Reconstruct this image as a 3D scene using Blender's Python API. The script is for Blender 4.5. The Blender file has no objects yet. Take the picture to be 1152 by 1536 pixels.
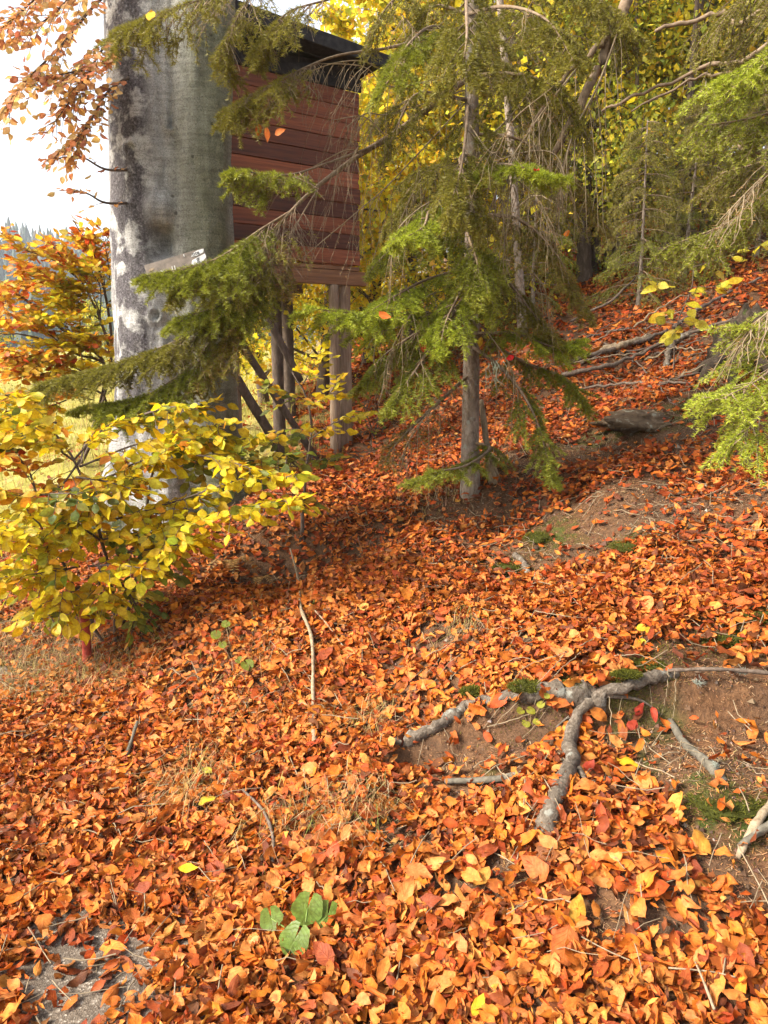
import bpy, math, random
import numpy as np
from mathutils import Matrix, Vector

# ------------------------------------------------------------------ camera, sky, sun, exposure
SC = bpy.context.scene
COL = SC.collection
rng = np.random.default_rng(11)
random.seed(5)

CAM_H = 1.55
PITCH = math.radians(12.5)
FPX = 1117.0                       # focal length in pixels of the 1152 x 1536 photograph
cam_d = bpy.data.cameras.new('camera')
cam_d.sensor_fit = 'VERTICAL'
cam_d.sensor_height = 24.0
cam_d.lens = 24.0 * FPX / 1536.0
cam_d.clip_start = 0.05
cam_d.clip_end = 3000
cam = bpy.data.objects.new('camera', cam_d)
COL.objects.link(cam)
cam.location = (0, 0, CAM_H)
cam.rotation_euler = (math.pi / 2 - PITCH, 0, 0)
SC.camera = cam

SUN_EL = math.radians(39)
SUN_DIR = Vector((-0.92, -0.30, 0)).normalized() * math.cos(SUN_EL) + Vector((0, 0, math.sin(SUN_EL)))
world = bpy.data.worlds.new('World')
SC.world = world
world.use_nodes = True
wn = world.node_tree
wn.nodes.clear()
wo = wn.nodes.new('ShaderNodeOutputWorld')
bg = wn.nodes.new('ShaderNodeBackground')
sky = wn.nodes.new('ShaderNodeTexSky')
sky.sky_type = 'NISHITA'
sky.sun_disc = False
sky.sun_elevation = SUN_EL
sky.sun_rotation = math.atan2(SUN_DIR.x, SUN_DIR.y)
sky.air_density = 1.0
sky.dust_density = 3.0
sky.ozone_density = 1.0
hs = wn.nodes.new('ShaderNodeHueSaturation')
hs.inputs['Saturation'].default_value = 0.35      # thin bright cloud, not a blue sky
wn.links.new(sky.outputs[0], hs.inputs['Color'])
wn.links.new(hs.outputs[0], bg.inputs['Color'])
bg.inputs['Strength'].default_value = 0.13
wn.links.new(bg.outputs[0], wo.inputs['Surface'])

sun_d = bpy.data.lights.new('sun', 'SUN')
sun_d.energy = 3.5
sun_d.angle = math.radians(16)
sun_d.color = (1.0, 0.93, 0.82)
sun = bpy.data.objects.new('sun', sun_d)
COL.objects.link(sun)
sun.rotation_euler = (-SUN_DIR).to_track_quat('-Z', 'Y').to_euler()

SC.view_settings.view_transform = 'Standard'
SC.view_settings.look = 'None'
SC.view_settings.gamma = 1.0
SC.view_settings.exposure = 1.72
SC.render.film_transparent = False
cy = SC.cycles
cy.use_denoising = True
try:
    cy.denoiser = 'OPENIMAGEDENOISE'
    cy.denoising_input_passes = 'RGB_ALBEDO_NORMAL'
except Exception:
    pass
cy.max_bounces = 5
cy.diffuse_bounces = 2
cy.glossy_bounces = 2
cy.transmission_bounces = 3
cy.volume_bounces = 0
cy.transparent_max_bounces = 4
cy.sample_clamp_indirect = 6
cy.use_adaptive_sampling = True
cy.adaptive_threshold = 0.02

# ------------------------------------------------------------------ small maths helpers
CP, SP = math.cos(PITCH), math.sin(PITCH)
def ray(px, py):
    dx = (px - 576) / FPX
    dy = (768 - py) / FPX
    return np.array([dx, CP + dy * SP, -SP + dy * CP])
def at(px, py, Y):
    d = ray(px, py)
    return np.array([0, 0, CAM_H]) + d * (Y / d[1])
def path(*pts):
    return np.array([at(*p) for p in pts])

def hash2(ix, iy, seed):
    h = np.sin(ix * 127.1 + iy * 311.7 + seed * 74.7) * 43758.5453
    return h - np.floor(h)
def vnoise(x, y, seed=0):
    x = np.asarray(x, float); y = np.asarray(y, float)
    ix = np.floor(x); iy = np.floor(y)
    fx = x - ix; fy = y - iy
    fx = fx * fx * (3 - 2 * fx); fy = fy * fy * (3 - 2 * fy)
    a = hash2(ix, iy, seed); b = hash2(ix + 1, iy, seed)
    c = hash2(ix, iy + 1, seed); d = hash2(ix + 1, iy + 1, seed)
    return (a + (b - a) * fx) * (1 - fy) + (c + (d - c) * fx) * fy
def sstep(a, b, x):
    t = np.clip((x - a) / (b - a), 0, 1)
    return t * t * (3 - 2 * t)

# ------------------------------------------------------------------ terrain
_S = np.array([-60, -8, -3.4, -.35, 0, .54, 1, 1.9, 2.4, 3.4, 6.4, 20, 60, 400.])
_Z = np.array([-3, -.35, 0, 0, .04, .22, .39, .62, .73, 1.08, 2.1, 6.3, 16, 60.])
def sval(x, y):
    return .75 * (x - .1) + .66 * (y - 1.6)
def zs(s):
    return sum(np.interp(s + o, _S, _Z) for o in (-.25, -.12, 0, .12, .25)) / 5
def height(x, y, fine=True):
    x = np.asarray(x, float); y = np.asarray(y, float)
    r = np.hypot(x, y) + 1e-6
    s = sval(x, y)
    q = np.minimum(1, 7.5 / r)
    s7 = sval(x * q, y * q)
    k = .03 + .97 * sstep(-.12, .22, x / np.maximum(np.abs(y), 1.0) * np.where(y > 0, 1, 0) + np.where(y > 0, 0, -.3 + .6 * (x > 0)))
    se = s7 + (s - s7) * k
    z = zs(se)
    z = z - .48 * np.exp(-(((x + .6) / 1.1) ** 2 + ((y - 7.0) / 1.3) ** 2))
    z = z - .30 * np.exp(-(((x + .62) / .34) ** 2 + ((y - 4.05) / .22) ** 2))
    # little bank that the roots hold up
    if LEDGE is not None:
        yr = np.interp(x, LEDGE[0], LEDGE[1]) + .02 * (vnoise(x * 9, 0 * x, 77) - .5)
        dy = yr - y
        win = sstep(LEDGE[0][0] - .12, LEDGE[0][0] + .1, x) * sstep(LEDGE[0][-1] + .5, LEDGE[0][-1], x)
        z = z - .10 * win * sstep(-.01, .045, dy) * sstep(.50, .06, dy)
    if fine:
        m = sstep(-.15, .5, s)
        z = z + m * (.20 * (vnoise(x * 1.5, y * 1.5, 1) - .5) + .075 * (vnoise(x * 4, y * 4, 2) - .5)
                     + .022 * (vnoise(x * 11, y * 11, 3) - .5))
    return z
LEDGE = None
def gnormal(x, y, e=.04):
    dx = (height(x + e, y) - height(x - e, y)) / (2 * e)
    dy = (height(x, y + e) - height(x, y - e)) / (2 * e)
    n = np.stack([-dx, -dy, np.ones_like(dx)], -1)
    return n / np.linalg.norm(n, axis=-1, keepdims=True)
def hit(px, py, up=0.0):
    d = ray(px, py)
    t = np.concatenate([np.arange(.8, 12, .01), np.arange(12, 80, .1)])
    p = np.array([0, 0, CAM_H])[None] + t[:, None] * d[None]
    below = p[:, 2] < height(p[:, 0], p[:, 1])
    i = int(np.argmax(below)) if below.any() else len(t) - 1
    q = p[i].copy()
    q[2] = float(height(q[0], q[1])) + up
    return q

_L = np.array([hit(*p)[:2] for p in ((575, 1125), (620, 1112), (672, 1092), (700, 1075), (760, 1062), (830, 1055), (900, 1048), (1000, 1026), (1150, 1036))])
LEDGE = (_L[:, 0], _L[:, 1])

# ------------------------------------------------------------------ mesh helpers
def np_mesh(name, V, Q, col=None, uv=None, smooth=True):
    V = np.ascontiguousarray(V, np.float32); Q = np.ascontiguousarray(Q, np.int32)
    me = bpy.data.meshes.new(name)
    M, k = Q.shape
    me.vertices.add(len(V)); me.vertices.foreach_set('co', V.ravel())
    me.loops.add(M * k); me.loops.foreach_set('vertex_index', Q.ravel())
    me.polygons.add(M); me.polygons.foreach_set('loop_start', np.arange(M, dtype=np.int32) * k)
    me.polygons.foreach_set('use_smooth', np.full(M, smooth, dtype=bool))
    if col is not None:
        c = np.ones((len(V), 4), np.float32); c[:, :3] = col
        a = me.color_attributes.new('col', 'FLOAT_COLOR', 'POINT')
        a.data.foreach_set('color', c.ravel())
    if uv is not None:
        l = me.uv_layers.new(name='uv')
        l.data.foreach_set('uv', np.ascontiguousarray(np.asarray(uv, np.float32)[Q.ravel()]).ravel())
    me.update(calc_edges=True)
    return me

class Geo:
    def __init__(self):
        self.v = []; self.q = []; self.c = []; self.u = []; self.n = 0
    def add(self, V, Q, col=(1, 1, 1), uv=None):
        V = np.asarray(V, float).reshape(-1, 3)
        self.v.append(V); self.q.append(np.asarray(Q) + self.n)
        self.c.append(np.broadcast_to(np.asarray(col, float), V.shape))
        self.u.append(np.zeros((len(V), 2)) if uv is None else np.asarray(uv))
        self.n += len(V)
        return self
    def mesh(self, name, off=(0, 0, 0), smooth=True):
        return np_mesh(name, np.concatenate(self.v) - np.asarray(off), np.concatenate(self.q),
                       np.concatenate(self.c), np.concatenate(self.u), smooth)
    def build(self, name, mat, parent=None, smooth=True, kind=None):
        off = tuple(parent.location) if parent is not None and parent.get('_root') else (0, 0, 0)
        if parent is not None and parent.parent is not None:
            off = tuple(parent.parent.location)
        return link(name, self.mesh(name, off, smooth), mat, parent, kind)

def link(name, me, mat, parent=None, kind=None):
    o = bpy.data.objects.new(name, me)
    if mat is not None and not me.materials:
        me.materials.append(mat)
    COL.objects.link(o)
    if parent is not None:
        o.parent = parent
    if kind:
        o['kind'] = kind
    return o
def tag(o, label, cat, group=None):
    o['label'] = label; o['category'] = cat
    if group:
        o['group'] = group
    return o
def thing(name, label, cat, loc, group=None):
    o = bpy.data.objects.new(name, None)
    COL.objects.link(o)
    o.empty_display_size = .1
    o.location = [float(c) for c in loc]
    o['_root'] = 1
    return tag(o, label, cat, group)

def norm(a):
    return a / np.maximum(np.linalg.norm(a, axis=-1, keepdims=True), 1e-9)
def frames(P):
    """P (N,n,3) -> tangent, side, up"""
    T = norm(np.gradient(P, axis=1))
    ref = np.where(np.abs(T[..., 2:3]) > .92, np.array([1., 0, 0]), np.array([0, 0, 1.]))
    S = norm(np.cross(T, ref)); U = np.cross(S, T)
    return T, S, U
def tubes(P, R, sides=4):
    """batch of tubes: P (N,n,3), R (N,n) -> V, Q, uv"""
    N, n = R.shape
    T, S, U = frames(P)
    a = np.linspace(0, 2 * math.pi, sides, endpoint=False)
    ring = S[:, :, None] * np.cos(a)[:, None] + U[:, :, None] * np.sin(a)[:, None]
    V = P[:, :, None] + ring * R[:, :, None, None]
    idx = np.arange(N * n * sides).reshape(N, n, sides)
    A = idx[:, :-1]; B = idx[:, 1:]
    Q = np.stack([A, np.roll(A, -1, 2), np.roll(B, -1, 2), B], -1).reshape(-1, 4)
    L = np.concatenate([np.zeros((N, 1)), np.cumsum(np.linalg.norm(np.diff(P, axis=1), axis=-1), 1)], 1)
    uv = np.stack([np.broadcast_to(a / 6.283, (N, n, sides)), np.broadcast_to(L[:, :, None], (N, n, sides))], -1).reshape(-1, 2)
    return V.reshape(-1, 3), Q, uv
def smooth_path(P, n):
    P = np.asarray(P, float)
    if len(P) == 2:
        return P[0] + (P[1] - P[0]) * np.linspace(0, 1, n)[:, None]
    E = np.concatenate([[2 * P[0] - P[1]], P, [2 * P[-1] - P[-2]]])
    t = np.linspace(0, len(P) - 1, n)
    i = np.minimum(t.astype(int), len(P) - 2); f = (t - i)[:, None]
    a, b, c, d = E[i], E[i + 1], E[i + 2], E[i + 3]
    return .5 * (2 * b + (c - a) * f + (2 * a - 5 * b + 4 * c - d) * f ** 2 + (3 * b - a - 3 * c + d) * f ** 3)
def limb(P, r0, r1, n=16, sides=8, rough=.0, seed=0, wob=.0):
    """one tapered, slightly lumpy limb with closed ends"""
    P = smooth_path(P, n)
    if wob:
        g = np.random.default_rng(seed)
        w = g.normal(0, wob, (n, 3)); w[0] = 0
        P = P + w
    t = np.linspace(0, 1, n)
    R = r0 + (r1 - r0) * t
    R = R.copy(); 
    V, Q, uv = tubes(P[None], R[None], sides)
    if rough:
        c = np.repeat(P, sides, 0)
        k = 1 + rough * (vnoise(V[:, 0] * 30 + V[:, 2] * 17 + seed, V[:, 1] * 30 + V[:, 2] * 23, seed) - .5) * 2 + rough * .8 * (vnoise(V[:, 0] * 90 + V[:, 2] * 70, V[:, 1] * 90 - V[:, 2] * 60, seed + 5) - .5) + rough * 1.2 * (vnoise(t.repeat(sides) * 9, 0 * V[:, 0], seed + 9) - .5)
        V = c + (V - c) * k[:, None]
    # close the ends
    m = len(V)
    V = np.concatenate([V, [P[0]], [P[-1] + (P[-1] - P[-2]) * .15]])
    uv = np.concatenate([uv, [[0, 0]], [[0, 1]]])
    e0 = np.arange(sides); e1 = np.arange(sides) + (n - 1) * sides
    F0 = np.stack([np.roll(e0, -1), e0, np.full(sides, m), np.full(sides, m)], -1)
    F1 = np.stack([e1, np.roll(e1, -1), np.full(sides, m + 1), np.full(sides, m + 1)], -1)
    # triangles kept as quads by splitting the fan in pairs
    def fan(e, c, flip):
        o = []
        for i in range(0, sides, 2):
            f = [e[i], e[(i + 1) % sides], e[(i + 2) % sides], c]
            o.append(f[::-1] if flip else f)
        return np.array(o)
    Q = np.concatenate([Q, fan(e0, m, True), fan(e1, m + 1, False)])
    return V, Q, uv
def box(geo, c, sx, sy, sz, X, Y, Z, col=(1, 1, 1), bev=.004):
    """bevelled box at c with half sizes along unit axes X, Y, Z"""
    c = np.asarray(c, float)
    vs = []; 
    loops = []
    hx, hy, hz = sx, sy, sz
    b = min(bev, hx * .4, hy * .4, hz * .4)
    # two end rings (8-gon section) along X
    sec = [(-hy + b, -hz), (hy - b, -hz), (hy, -hz + b), (hy, hz - b), (hy - b, hz), (-hy + b, hz), (-hy, hz - b), (-hy, -hz + b)]
    for x, sh in ((-hx, b), (-hx + b, 0), (hx - b, 0), (hx, b)):
        for (y, z) in sec:
            yy = y - math.copysign(min(sh, abs(y)), y); zz = z - math.copysign(min(sh, abs(z)), z)
            vs.append(c + X * x + Y * yy + Z * zz)
    q = []
    for k in range(3):
        for i in range(8):
            j = (i + 1) % 8
            q.append((k * 8 + i, k * 8 + j, k * 8 + 8 + j, k * 8 + 8 + i))
    for base, fl in ((0, True), (24, False)):
        for f in ((0, 1, 2, 3), (0, 3, 4, 7), (4, 5, 6, 7)):
            g = [base + i for i in f]
            q.append(g[::-1] if fl else g)
    geo.add(vs, q, col)
    return geo

# ------------------------------------------------------------------ materials
def newmat(name):
    m = bpy.data.materials.new(name); m.use_nodes = True
    nt = m.node_tree
    for n in list(nt.nodes):
        if n.type != 'OUTPUT_MATERIAL':
            nt.nodes.remove(n)
    return m, nt, [n for n in nt.nodes if n.type == 'OUTPUT_MATERIAL'][0]
def N(nt, typ, **kw):
    n = nt.nodes.new(typ)
    for k, v in kw.items():
        if k in n.inputs:
            n.inputs[k].default_value = v
        else:
            setattr(n, k, v)
    return n
def ramp(nt, fac, stops):
    r = nt.nodes.new('ShaderNodeValToRGB')
    el = r.color_ramp.elements
    while len(el) < len(stops):
        el.new(.5)
    for e, (p, c) in zip(el, stops):
        e.position = p
        e.color = (*c, 1) if len(c) == 3 else c
    nt.links.new(fac, r.inputs[0])
    return r.outputs[0]
def mix(nt, fac, a, b, mode='MIX'):
    m = nt.nodes.new('ShaderNodeMix'); m.data_type = 'RGBA'; m.blend_type = mode
    for s, v in ((m.inputs[0], fac), (m.inputs[6], a), (m.inputs[7], b)):
        if hasattr(v, 'is_linked') or hasattr(v, 'links'):
            nt.links.new(v, s)
        else:
            s.default_value = (*v, 1) if isinstance(v, tuple) and len(v) == 3 else v
    return m.outputs[2]
def noise(nt, vec, scale, detail=4, rough=.55, dist=0):
    n = N(nt, 'ShaderNodeTexNoise'); n.inputs['Scale'].default_value = scale
    n.inputs['Detail'].default_value = detail; n.inputs['Roughness'].default_value = rough
    n.inputs['Distortion'].default_value = dist
    if vec is not None:
        nt.links.new(vec, n.inputs['Vector'])
    return n.outputs['Fac']
def mapping(nt, src, scale):
    m = N(nt, 'ShaderNodeMapping'); m.inputs['Scale'].default_value = scale
    nt.links.new(src, m.inputs['Vector']); return m.outputs[0]
def bump(nt, h, strength, dist, prev=None):
    b = N(nt, 'ShaderNodeBump'); b.inputs['Strength'].default_value = strength
    b.inputs['Distance'].default_value = dist
    nt.links.new(h, b.inputs['Height'])
    if prev is not None:
        nt.links.new(prev, b.inputs['Normal'])
    return b.outputs[0]
def finish(nt, out, col, rough, nrm=None, spec=.3, transl=0.0, tcol=None):
    p = N(nt, 'ShaderNodeBsdfPrincipled')
    nt.links.new(col, p.inputs['Base Color'])
    if hasattr(rough, 'links'):
        nt.links.new(rough, p.inputs['Roughness'])
    else:
        p.inputs['Roughness'].default_value = rough
    p.inputs['Specular IOR Level'].default_value = spec
    if nrm is not None:
        nt.links.new(nrm, p.inputs['Normal'])
    if transl:
        t = N(nt, 'ShaderNodeBsdfTranslucent')
        nt.links.new(tcol if tcol is not None else col, t.inputs['Color'])
        ms = N(nt, 'ShaderNodeMixShader'); ms.inputs[0].default_value = transl
        nt.links.new(p.outputs[0], ms.inputs[1]); nt.links.new(t.outputs[0], ms.inputs[2])
        nt.links.new(ms.outputs[0], out.inputs['Surface'])
    else:
        nt.links.new(p.outputs[0], out.inputs['Surface'])

def leaf_material(name, transl, rough, spec, vein=.35):
    m, nt, out = newmat(name)
    a = N(nt, 'ShaderNodeAttribute', attribute_name='col')
    uv = N(nt, 'ShaderNodeUVMap')
    sx = N(nt, 'ShaderNodeSeparateXYZ'); nt.links.new(uv.outputs[0], sx.inputs[0])
    ab = N(nt, 'ShaderNodeMath', operation='ABSOLUTE'); nt.links.new(sx.outputs[0], ab.inputs[0])
    md = N(nt, 'ShaderNodeMath', operation='MULTIPLY_ADD'); nt.links.new(ab.outputs[0], md.inputs[0])
    md.inputs[1].default_value = -.28; nt.links.new(sx.outputs[1], md.inputs[2])
    sc = N(nt, 'ShaderNodeMath', operation='MULTIPLY'); nt.links.new(md.outputs[0], sc.inputs[0]); sc.inputs[1].default_value = 50
    sn = N(nt, 'ShaderNodeMath', operation='SINE'); nt.links.new(sc.outputs[0], sn.inputs[0])
    # side veins and midrib
    v1 = N(nt, 'ShaderNodeMapRange'); nt.links.new(sn.outputs[0], v1.inputs[0])
    v1.inputs[1].default_value = .55; v1.inputs[2].default_value = 1
    mr = N(nt, 'ShaderNodeMapRange'); nt.links.new(ab.outputs[0], mr.inputs[0])
    mr.inputs[1].default_value = .09; mr.inputs[2].default_value = .02
    mx = N(nt, 'ShaderNodeMath', operation='MAXIMUM'); nt.links.new(v1.outputs[0], mx.inputs[0]); nt.links.new(mr.outputs[0], mx.inputs[1])
    geo = N(nt, 'ShaderNodeNewGeometry')
    tc = N(nt, 'ShaderNodeTexCoord')
    nz = noise(nt, geo.outputs['Position'], 70, 3)
    base = mix(nt, nz, a.outputs['Color'], (1, 1, 1), 'MULTIPLY')
    dark = mix(nt, 1.0, a.outputs['Color'], (.62, .5, .4), 'MULTIPLY')
    c1 = mix(nt, ramp(nt, nz, [(.35, (0, 0, 0)), (.75, (1, 1, 1))]), dark, a.outputs['Color'])
    vf = N(nt, 'ShaderNodeMath', operation='MULTIPLY'); nt.links.new(mx.outputs[0], vf.inputs[0]); vf.inputs[1].default_value = vein
    lightv = mix(nt, 1.0, a.outputs['Color'], (.66, .55, .5), 'MULTIPLY')
    c2 = mix(nt, vf.outputs[0], c1, lightv)
    nr = bump(nt, mx.outputs[0], .5, .0012)
    finish(nt, out, c2, rough, nr, spec, transl)
    return m
M_DRYLEAF = leaf_material('dry_beech_leaf', .24, .62, .25, .45)
M_LEAF = leaf_material('living_autumn_leaf', .55, .45, .35, .25)
M_FARLEAF, nt, out = newmat('far_autumn_leaf')
a = N(nt, 'ShaderNodeAttribute', attribute_name='col')
finish(nt, out, a.outputs['Color'], .55, None, .25, .5)

M_NEEDLE, nt, out = newmat('spruce_needle')
a = N(nt, 'ShaderNodeAttribute', attribute_name='col')
finish(nt, out, a.outputs['Color'], .5, None, .3, .3)

def wood_material(name, c0, c1, c2, scale=(30, 30, 6), rough=.85, bs=.6, bd=.006, lichen=None):
    m, nt, out = newmat(name)
    tc = N(nt, 'ShaderNodeTexCoord')
    g = N(nt, 'ShaderNodeNewGeometry')
    v = mapping(nt, g.outputs['Position'], scale)
    n1 = noise(nt, v, 1.0, 6, .65, .4)
    n2 = noise(nt, g.outputs['Position'], 9, 3)
    c = ramp(nt, n1, [(.3, c0), (.52, c1), (.75, c2)])
    c = mix(nt, ramp(nt, n2, [(.35, (0, 0, 0)), (.7, (.5, .5, .5))]), c, tuple(x * .55 for x in c1))
    if lichen:
        n3 = noise(nt, g.outputs['Position'], 22, 5, .6)
        c = mix(nt, ramp(nt, n3, [(.58, (0, 0, 0)), (.66, (1, 1, 1))]), c, lichen)
    finish(nt, out, c, rough, bump(nt, n1, bs, bd), .15)
    return m
M_SPRUCEBARK = wood_material('spruce_bark', (.10, .07, .05), (.27, .21, .16), (.42, .36, .30), (45, 45, 22), .9, 1.0, .014, (.27, .27, .22))
M_TWIG = wood_material('dead_spruce_twig', (.12, .085, .05), (.24, .18, .11), (.34, .27, .18), (40, 40, 40), .8, .3, .003)
M_BRANCH = wood_material('spruce_branch_bark', (.10, .07, .045), (.20, .14, .09), (.32, .24, .16), (40, 40, 40), .85, .5, .004)
M_DARKBARK = wood_material('dark_bark', (.05, .035, .025), (.11, .08, .06), (.2, .15, .12), (30, 30, 10), .9, .6, .01)
M_ROOT = wood_material('root_bark', (.045, .032, .022), (.135, .105, .077), (.26, .22, .175), (70, 70, 60), .9, 1.0, .010, (.21, .20, .165))
M_SMOOTHROOT = wood_material('smooth_grey_root', (.06, .05, .036), (.125, .108, .08), (.19, .17, .13), (45, 45, 45), .85, .7, .004)
M_PALESTICK = wood_material('pale_bare_stick', (.12, .08, .045), (.27, .2, .125), (.38, .3, .205), (60, 60, 30), .8, .7, .004)
M_DARKSTICK = wood_material('weathered_stick', (.06, .042, .03), (.13, .095, .07), (.22, .175, .135), (60, 60, 20), .85, .5, .004)
M_ROTTEN = wood_material('rotten_stump_wood', (.025, .018, .012), (.06, .043, .03), (.12, .09, .062), (40, 40, 14), .95, .9, .012, (.05, .06, .018))
M_POSTWOOD = wood_material('weathered_post', (.13, .085, .055), (.26, .18, .12), (.4, .31, .23), (60, 60, 5), .85, .7, .006)

# ground
M_GROUND, nt, out = newmat('forest_soil')
g = N(nt, 'ShaderNodeNewGeometry'); P_ = g.outputs['Position']
a = N(nt, 'ShaderNodeAttribute', attribute_name='col')
sp = N(nt, 'ShaderNodeSeparateColor'); nt.links.new(a.outputs['Color'], sp.inputs[0])
n1 = noise(nt, P_, 3, 6, .6); n2 = noise(nt, P_, 40, 5, .7); n3 = noise(nt, P_, 220, 3, .7)
soil = ramp(nt, n2, [(.28, (.045, .022, .011)), (.5, (.11, .054, .026)), (.72, (.19, .097, .046))])
soil = mix(nt, ramp(nt, n1, [(.4, (0, 0, 0)), (.65, (.7, .7, .7))]), soil, (.085, .055, .036))
speck = mix(nt, ramp(nt, n3, [(.55, (0, 0, 0)), (.7, (.55, .55, .55))]), soil, (.27, .14, .062))
mossc = ramp(nt, n3, [(.3, (.025, .035, .008)), (.6, (.07, .085, .018)), (.8, (.12, .13, .03))])
mossm = N(nt, 'ShaderNodeMath', operation='MULTIPLY'); nt.links.new(sp.outputs[2], mossm.inputs[0])
nt.links.new(ramp(nt, noise(nt, P_, 16, 4), [(.4, (0, 0, 0)), (.58, (1, 1, 1))]), mossm.inputs[1])
c = mix(nt, mossm.outputs[0], speck, mossc)
meadow = ramp(nt, noise(nt, P_, 2.2, 5), [(.3, (.20, .17, .04)), (.55, (.34, .30, .07)), (.75, (.40, .31, .14))])
c = mix(nt, sp.outputs[0], c, meadow)
nb = bump(nt, n2, .8, .02); nb = bump(nt, n3, .7, .006, nb)
finish(nt, out, c, .95, nb, .1)

M_ASPHALT, nt, out = newmat('old_asphalt')
g = N(nt, 'ShaderNodeNewGeometry'); P_ = g.outputs['Position']
vo = N(nt, 'ShaderNodeTexVoronoi'); vo.inputs['Scale'].default_value = 190; nt.links.new(P_, vo.inputs['Vector'])
vs2 = N(nt, 'ShaderNodeSeparateColor'); nt.links.new(vo.outputs['Color'], vs2.inputs[0])
c = ramp(nt, vs2.outputs[0], [(.0, (.075, .055, .039)), (.5, (.13, .10, .072)), (.85, (.2, .16, .12)), (.97, (.34, .29, .23))])
c = mix(nt, ramp(nt, noise(nt, P_, 5, 6), [(.35, (0, 0, 0)), (.7, (.65, .65, .65))]), c, (.08, .06, .043))
finish(nt, out, c, .85, bump(nt, vo.outputs['Distance'], .7, .003), .2)

# beech bark: smooth grey, lichen blotches, dark rough patch, algae plus painted shade on right lobe
M_BEECH, nt, out = newmat('beech_bark')
g = N(nt, 'ShaderNodeNewGeometry'); P_ = g.outputs['Position']
a = N(nt, 'ShaderNodeAttribute', attribute_name='col')
sp = N(nt, 'ShaderNodeSeparateColor'); nt.links.new(a.outputs['Color'], sp.inputs[0])
vS = mapping(nt, P_, (16, 16, 1.1))
vH = mapping(nt, P_, (4, 4, 46))
n1 = noise(nt, vS, 1, 6, .6, .5); n2 = noise(nt, P_, 17, 9, .72, .6); n3 = noise(nt, P_, 75, 6, .75); n4 = noise(nt, vH, 1, 6, .65, .3)
c = ramp(nt, n1, [(.25, (.34, .32, .30)), (.5, (.46, .44, .42)), (.75, (.57, .55, .53))])
c = mix(nt, ramp(nt, n4, [(.45, (0, 0, 0)), (.60, (.5, .5, .5))]), c, (.19, .175, .16))
fs = noise(nt, P_, 130, 5, .8)
c = mix(nt, ramp(nt, fs, [(.40, (.8, .8, .8)), (.48, (0, 0, 0))]), c, (.12, .11, .10))
c = mix(nt, ramp(nt, fs, [(.56, (0, 0, 0)), (.66, (.8, .8, .8))]), c, (.66, .655, .64))
pale = mix(nt, ramp(nt, n2, [(.50, (0, 0, 0)), (.60, (.35, .35, .35))]), c, (.50, .495, .475))
dk = noise(nt, mapping(nt, P_, (7, 7, 4.5)), 1, 9, .74, .5)
pale = mix(nt, ramp(nt, dk, [(.55, (0, 0, 0)), (.60, (.35, .35, .35))]), pale, (.14, .13, .12))
vo = N(nt, 'ShaderNodeTexVoronoi'); vo.inputs['Scale'].default_value = 13; vo.inputs['Randomness'].default_value = 1
nt.links.new(P_, vo.inputs['Vector'])
spots = ramp(nt, vo.outputs['Distance'], [(.10, (.8, .8, .8)), (.19, (0, 0, 0))])
spn = N(nt, 'ShaderNodeMath', operation='MULTIPLY'); nt.links.new(spots, spn.inputs[0])
nt.links.new(ramp(nt, noise(nt, P_, 5, 2), [(.5, (0, 0, 0)), (.6, (1, 1, 1))]), spn.inputs[1])
c = mix(nt, spn.outputs[0], pale, (.07, .06, .05))
roughp = ramp(nt, n3, [(.38, (.035, .03, .03)), (.55, (.12, .105, .11)), (.72, (.33, .31, .33))])
rm = N(nt, 'ShaderNodeMath', operation='MULTIPLY'); nt.links.new(sp.outputs[0], rm.inputs[0])
nt.links.new(ramp(nt, noise(nt, P_, 7, 5, .6), [(.42, (0, 0, 0)), (.50, (1, 1, 1))]), rm.inputs[1])
c = mix(nt, rm.outputs[0], c, roughp)
alg = mix(nt, 1.0, c, (.42, .43, .30), 'MULTIPLY')
c = mix(nt, sp.outputs[1], c, alg)
mo = ramp(nt, n3, [(.3, (.03, .04, .01)), (.7, (.11, .12, .03))])
mm = N(nt, 'ShaderNodeMath', operation='MULTIPLY'); nt.links.new(sp.outputs[2], mm.inputs[0])
nt.links.new(ramp(nt, noise(nt, P_, 11, 4), [(.42, (0, 0, 0)), (.6, (1, 1, 1))]), mm.inputs[1])
c = mix(nt, mm.outputs[0], c, mo)
nb = bump(nt, n1, .5, .03); nb = bump(nt, n2, .5, .012, nb); nb = bump(nt, n3, .9, .018, nb)
finish(nt, out, c, .85, nb, .2)

def plank_material(name, c0, c1, c2):
    m, nt, out = newmat(name)
    tc = N(nt, 'ShaderNodeTexCoord')
    v = mapping(nt, tc.outputs['Object'], (2.5, 30, 60))
    oi = N(nt, 'ShaderNodeObjectInfo')
    n1 = noise(nt, v, 1, 6, .6, .8)
    c = ramp(nt, n1, [(.3, c0), (.5, c1), (.72, c2)])
    hsv = N(nt, 'ShaderNodeHueSaturation'); nt.links.new(c, hsv.inputs['Color'])
    mr = N(nt, 'ShaderNodeMapRange'); nt.links.new(oi.outputs['Random'], mr.inputs[0])
    mr.inputs[3].default_value = .45; mr.inputs[4].default_value = 1.5
    nt.links.new(mr.outputs[0], hsv.inputs['Value'])
    vo = N(nt, 'ShaderNodeTexVoronoi'); vo.inputs['Scale'].default_value = 3.2; nt.links.new(tc.outputs['Object'], vo.inputs['Vector'])
    kn = ramp(nt, vo.outputs['Distance'], [(.035, (.8, .8, .8)), (.06, (0, 0, 0))])
    c = mix(nt, kn, hsv.outputs[0], tuple(x * .3 for x in c0))
    finish(nt, out, c, .6, bump(nt, n1, .4, .003), .3)
    return m
M_PLANK = plank_material('red_brown_stained_plank', (.06, .017, .007), (.145, .040, .014), (.225, .070, .025))
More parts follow.
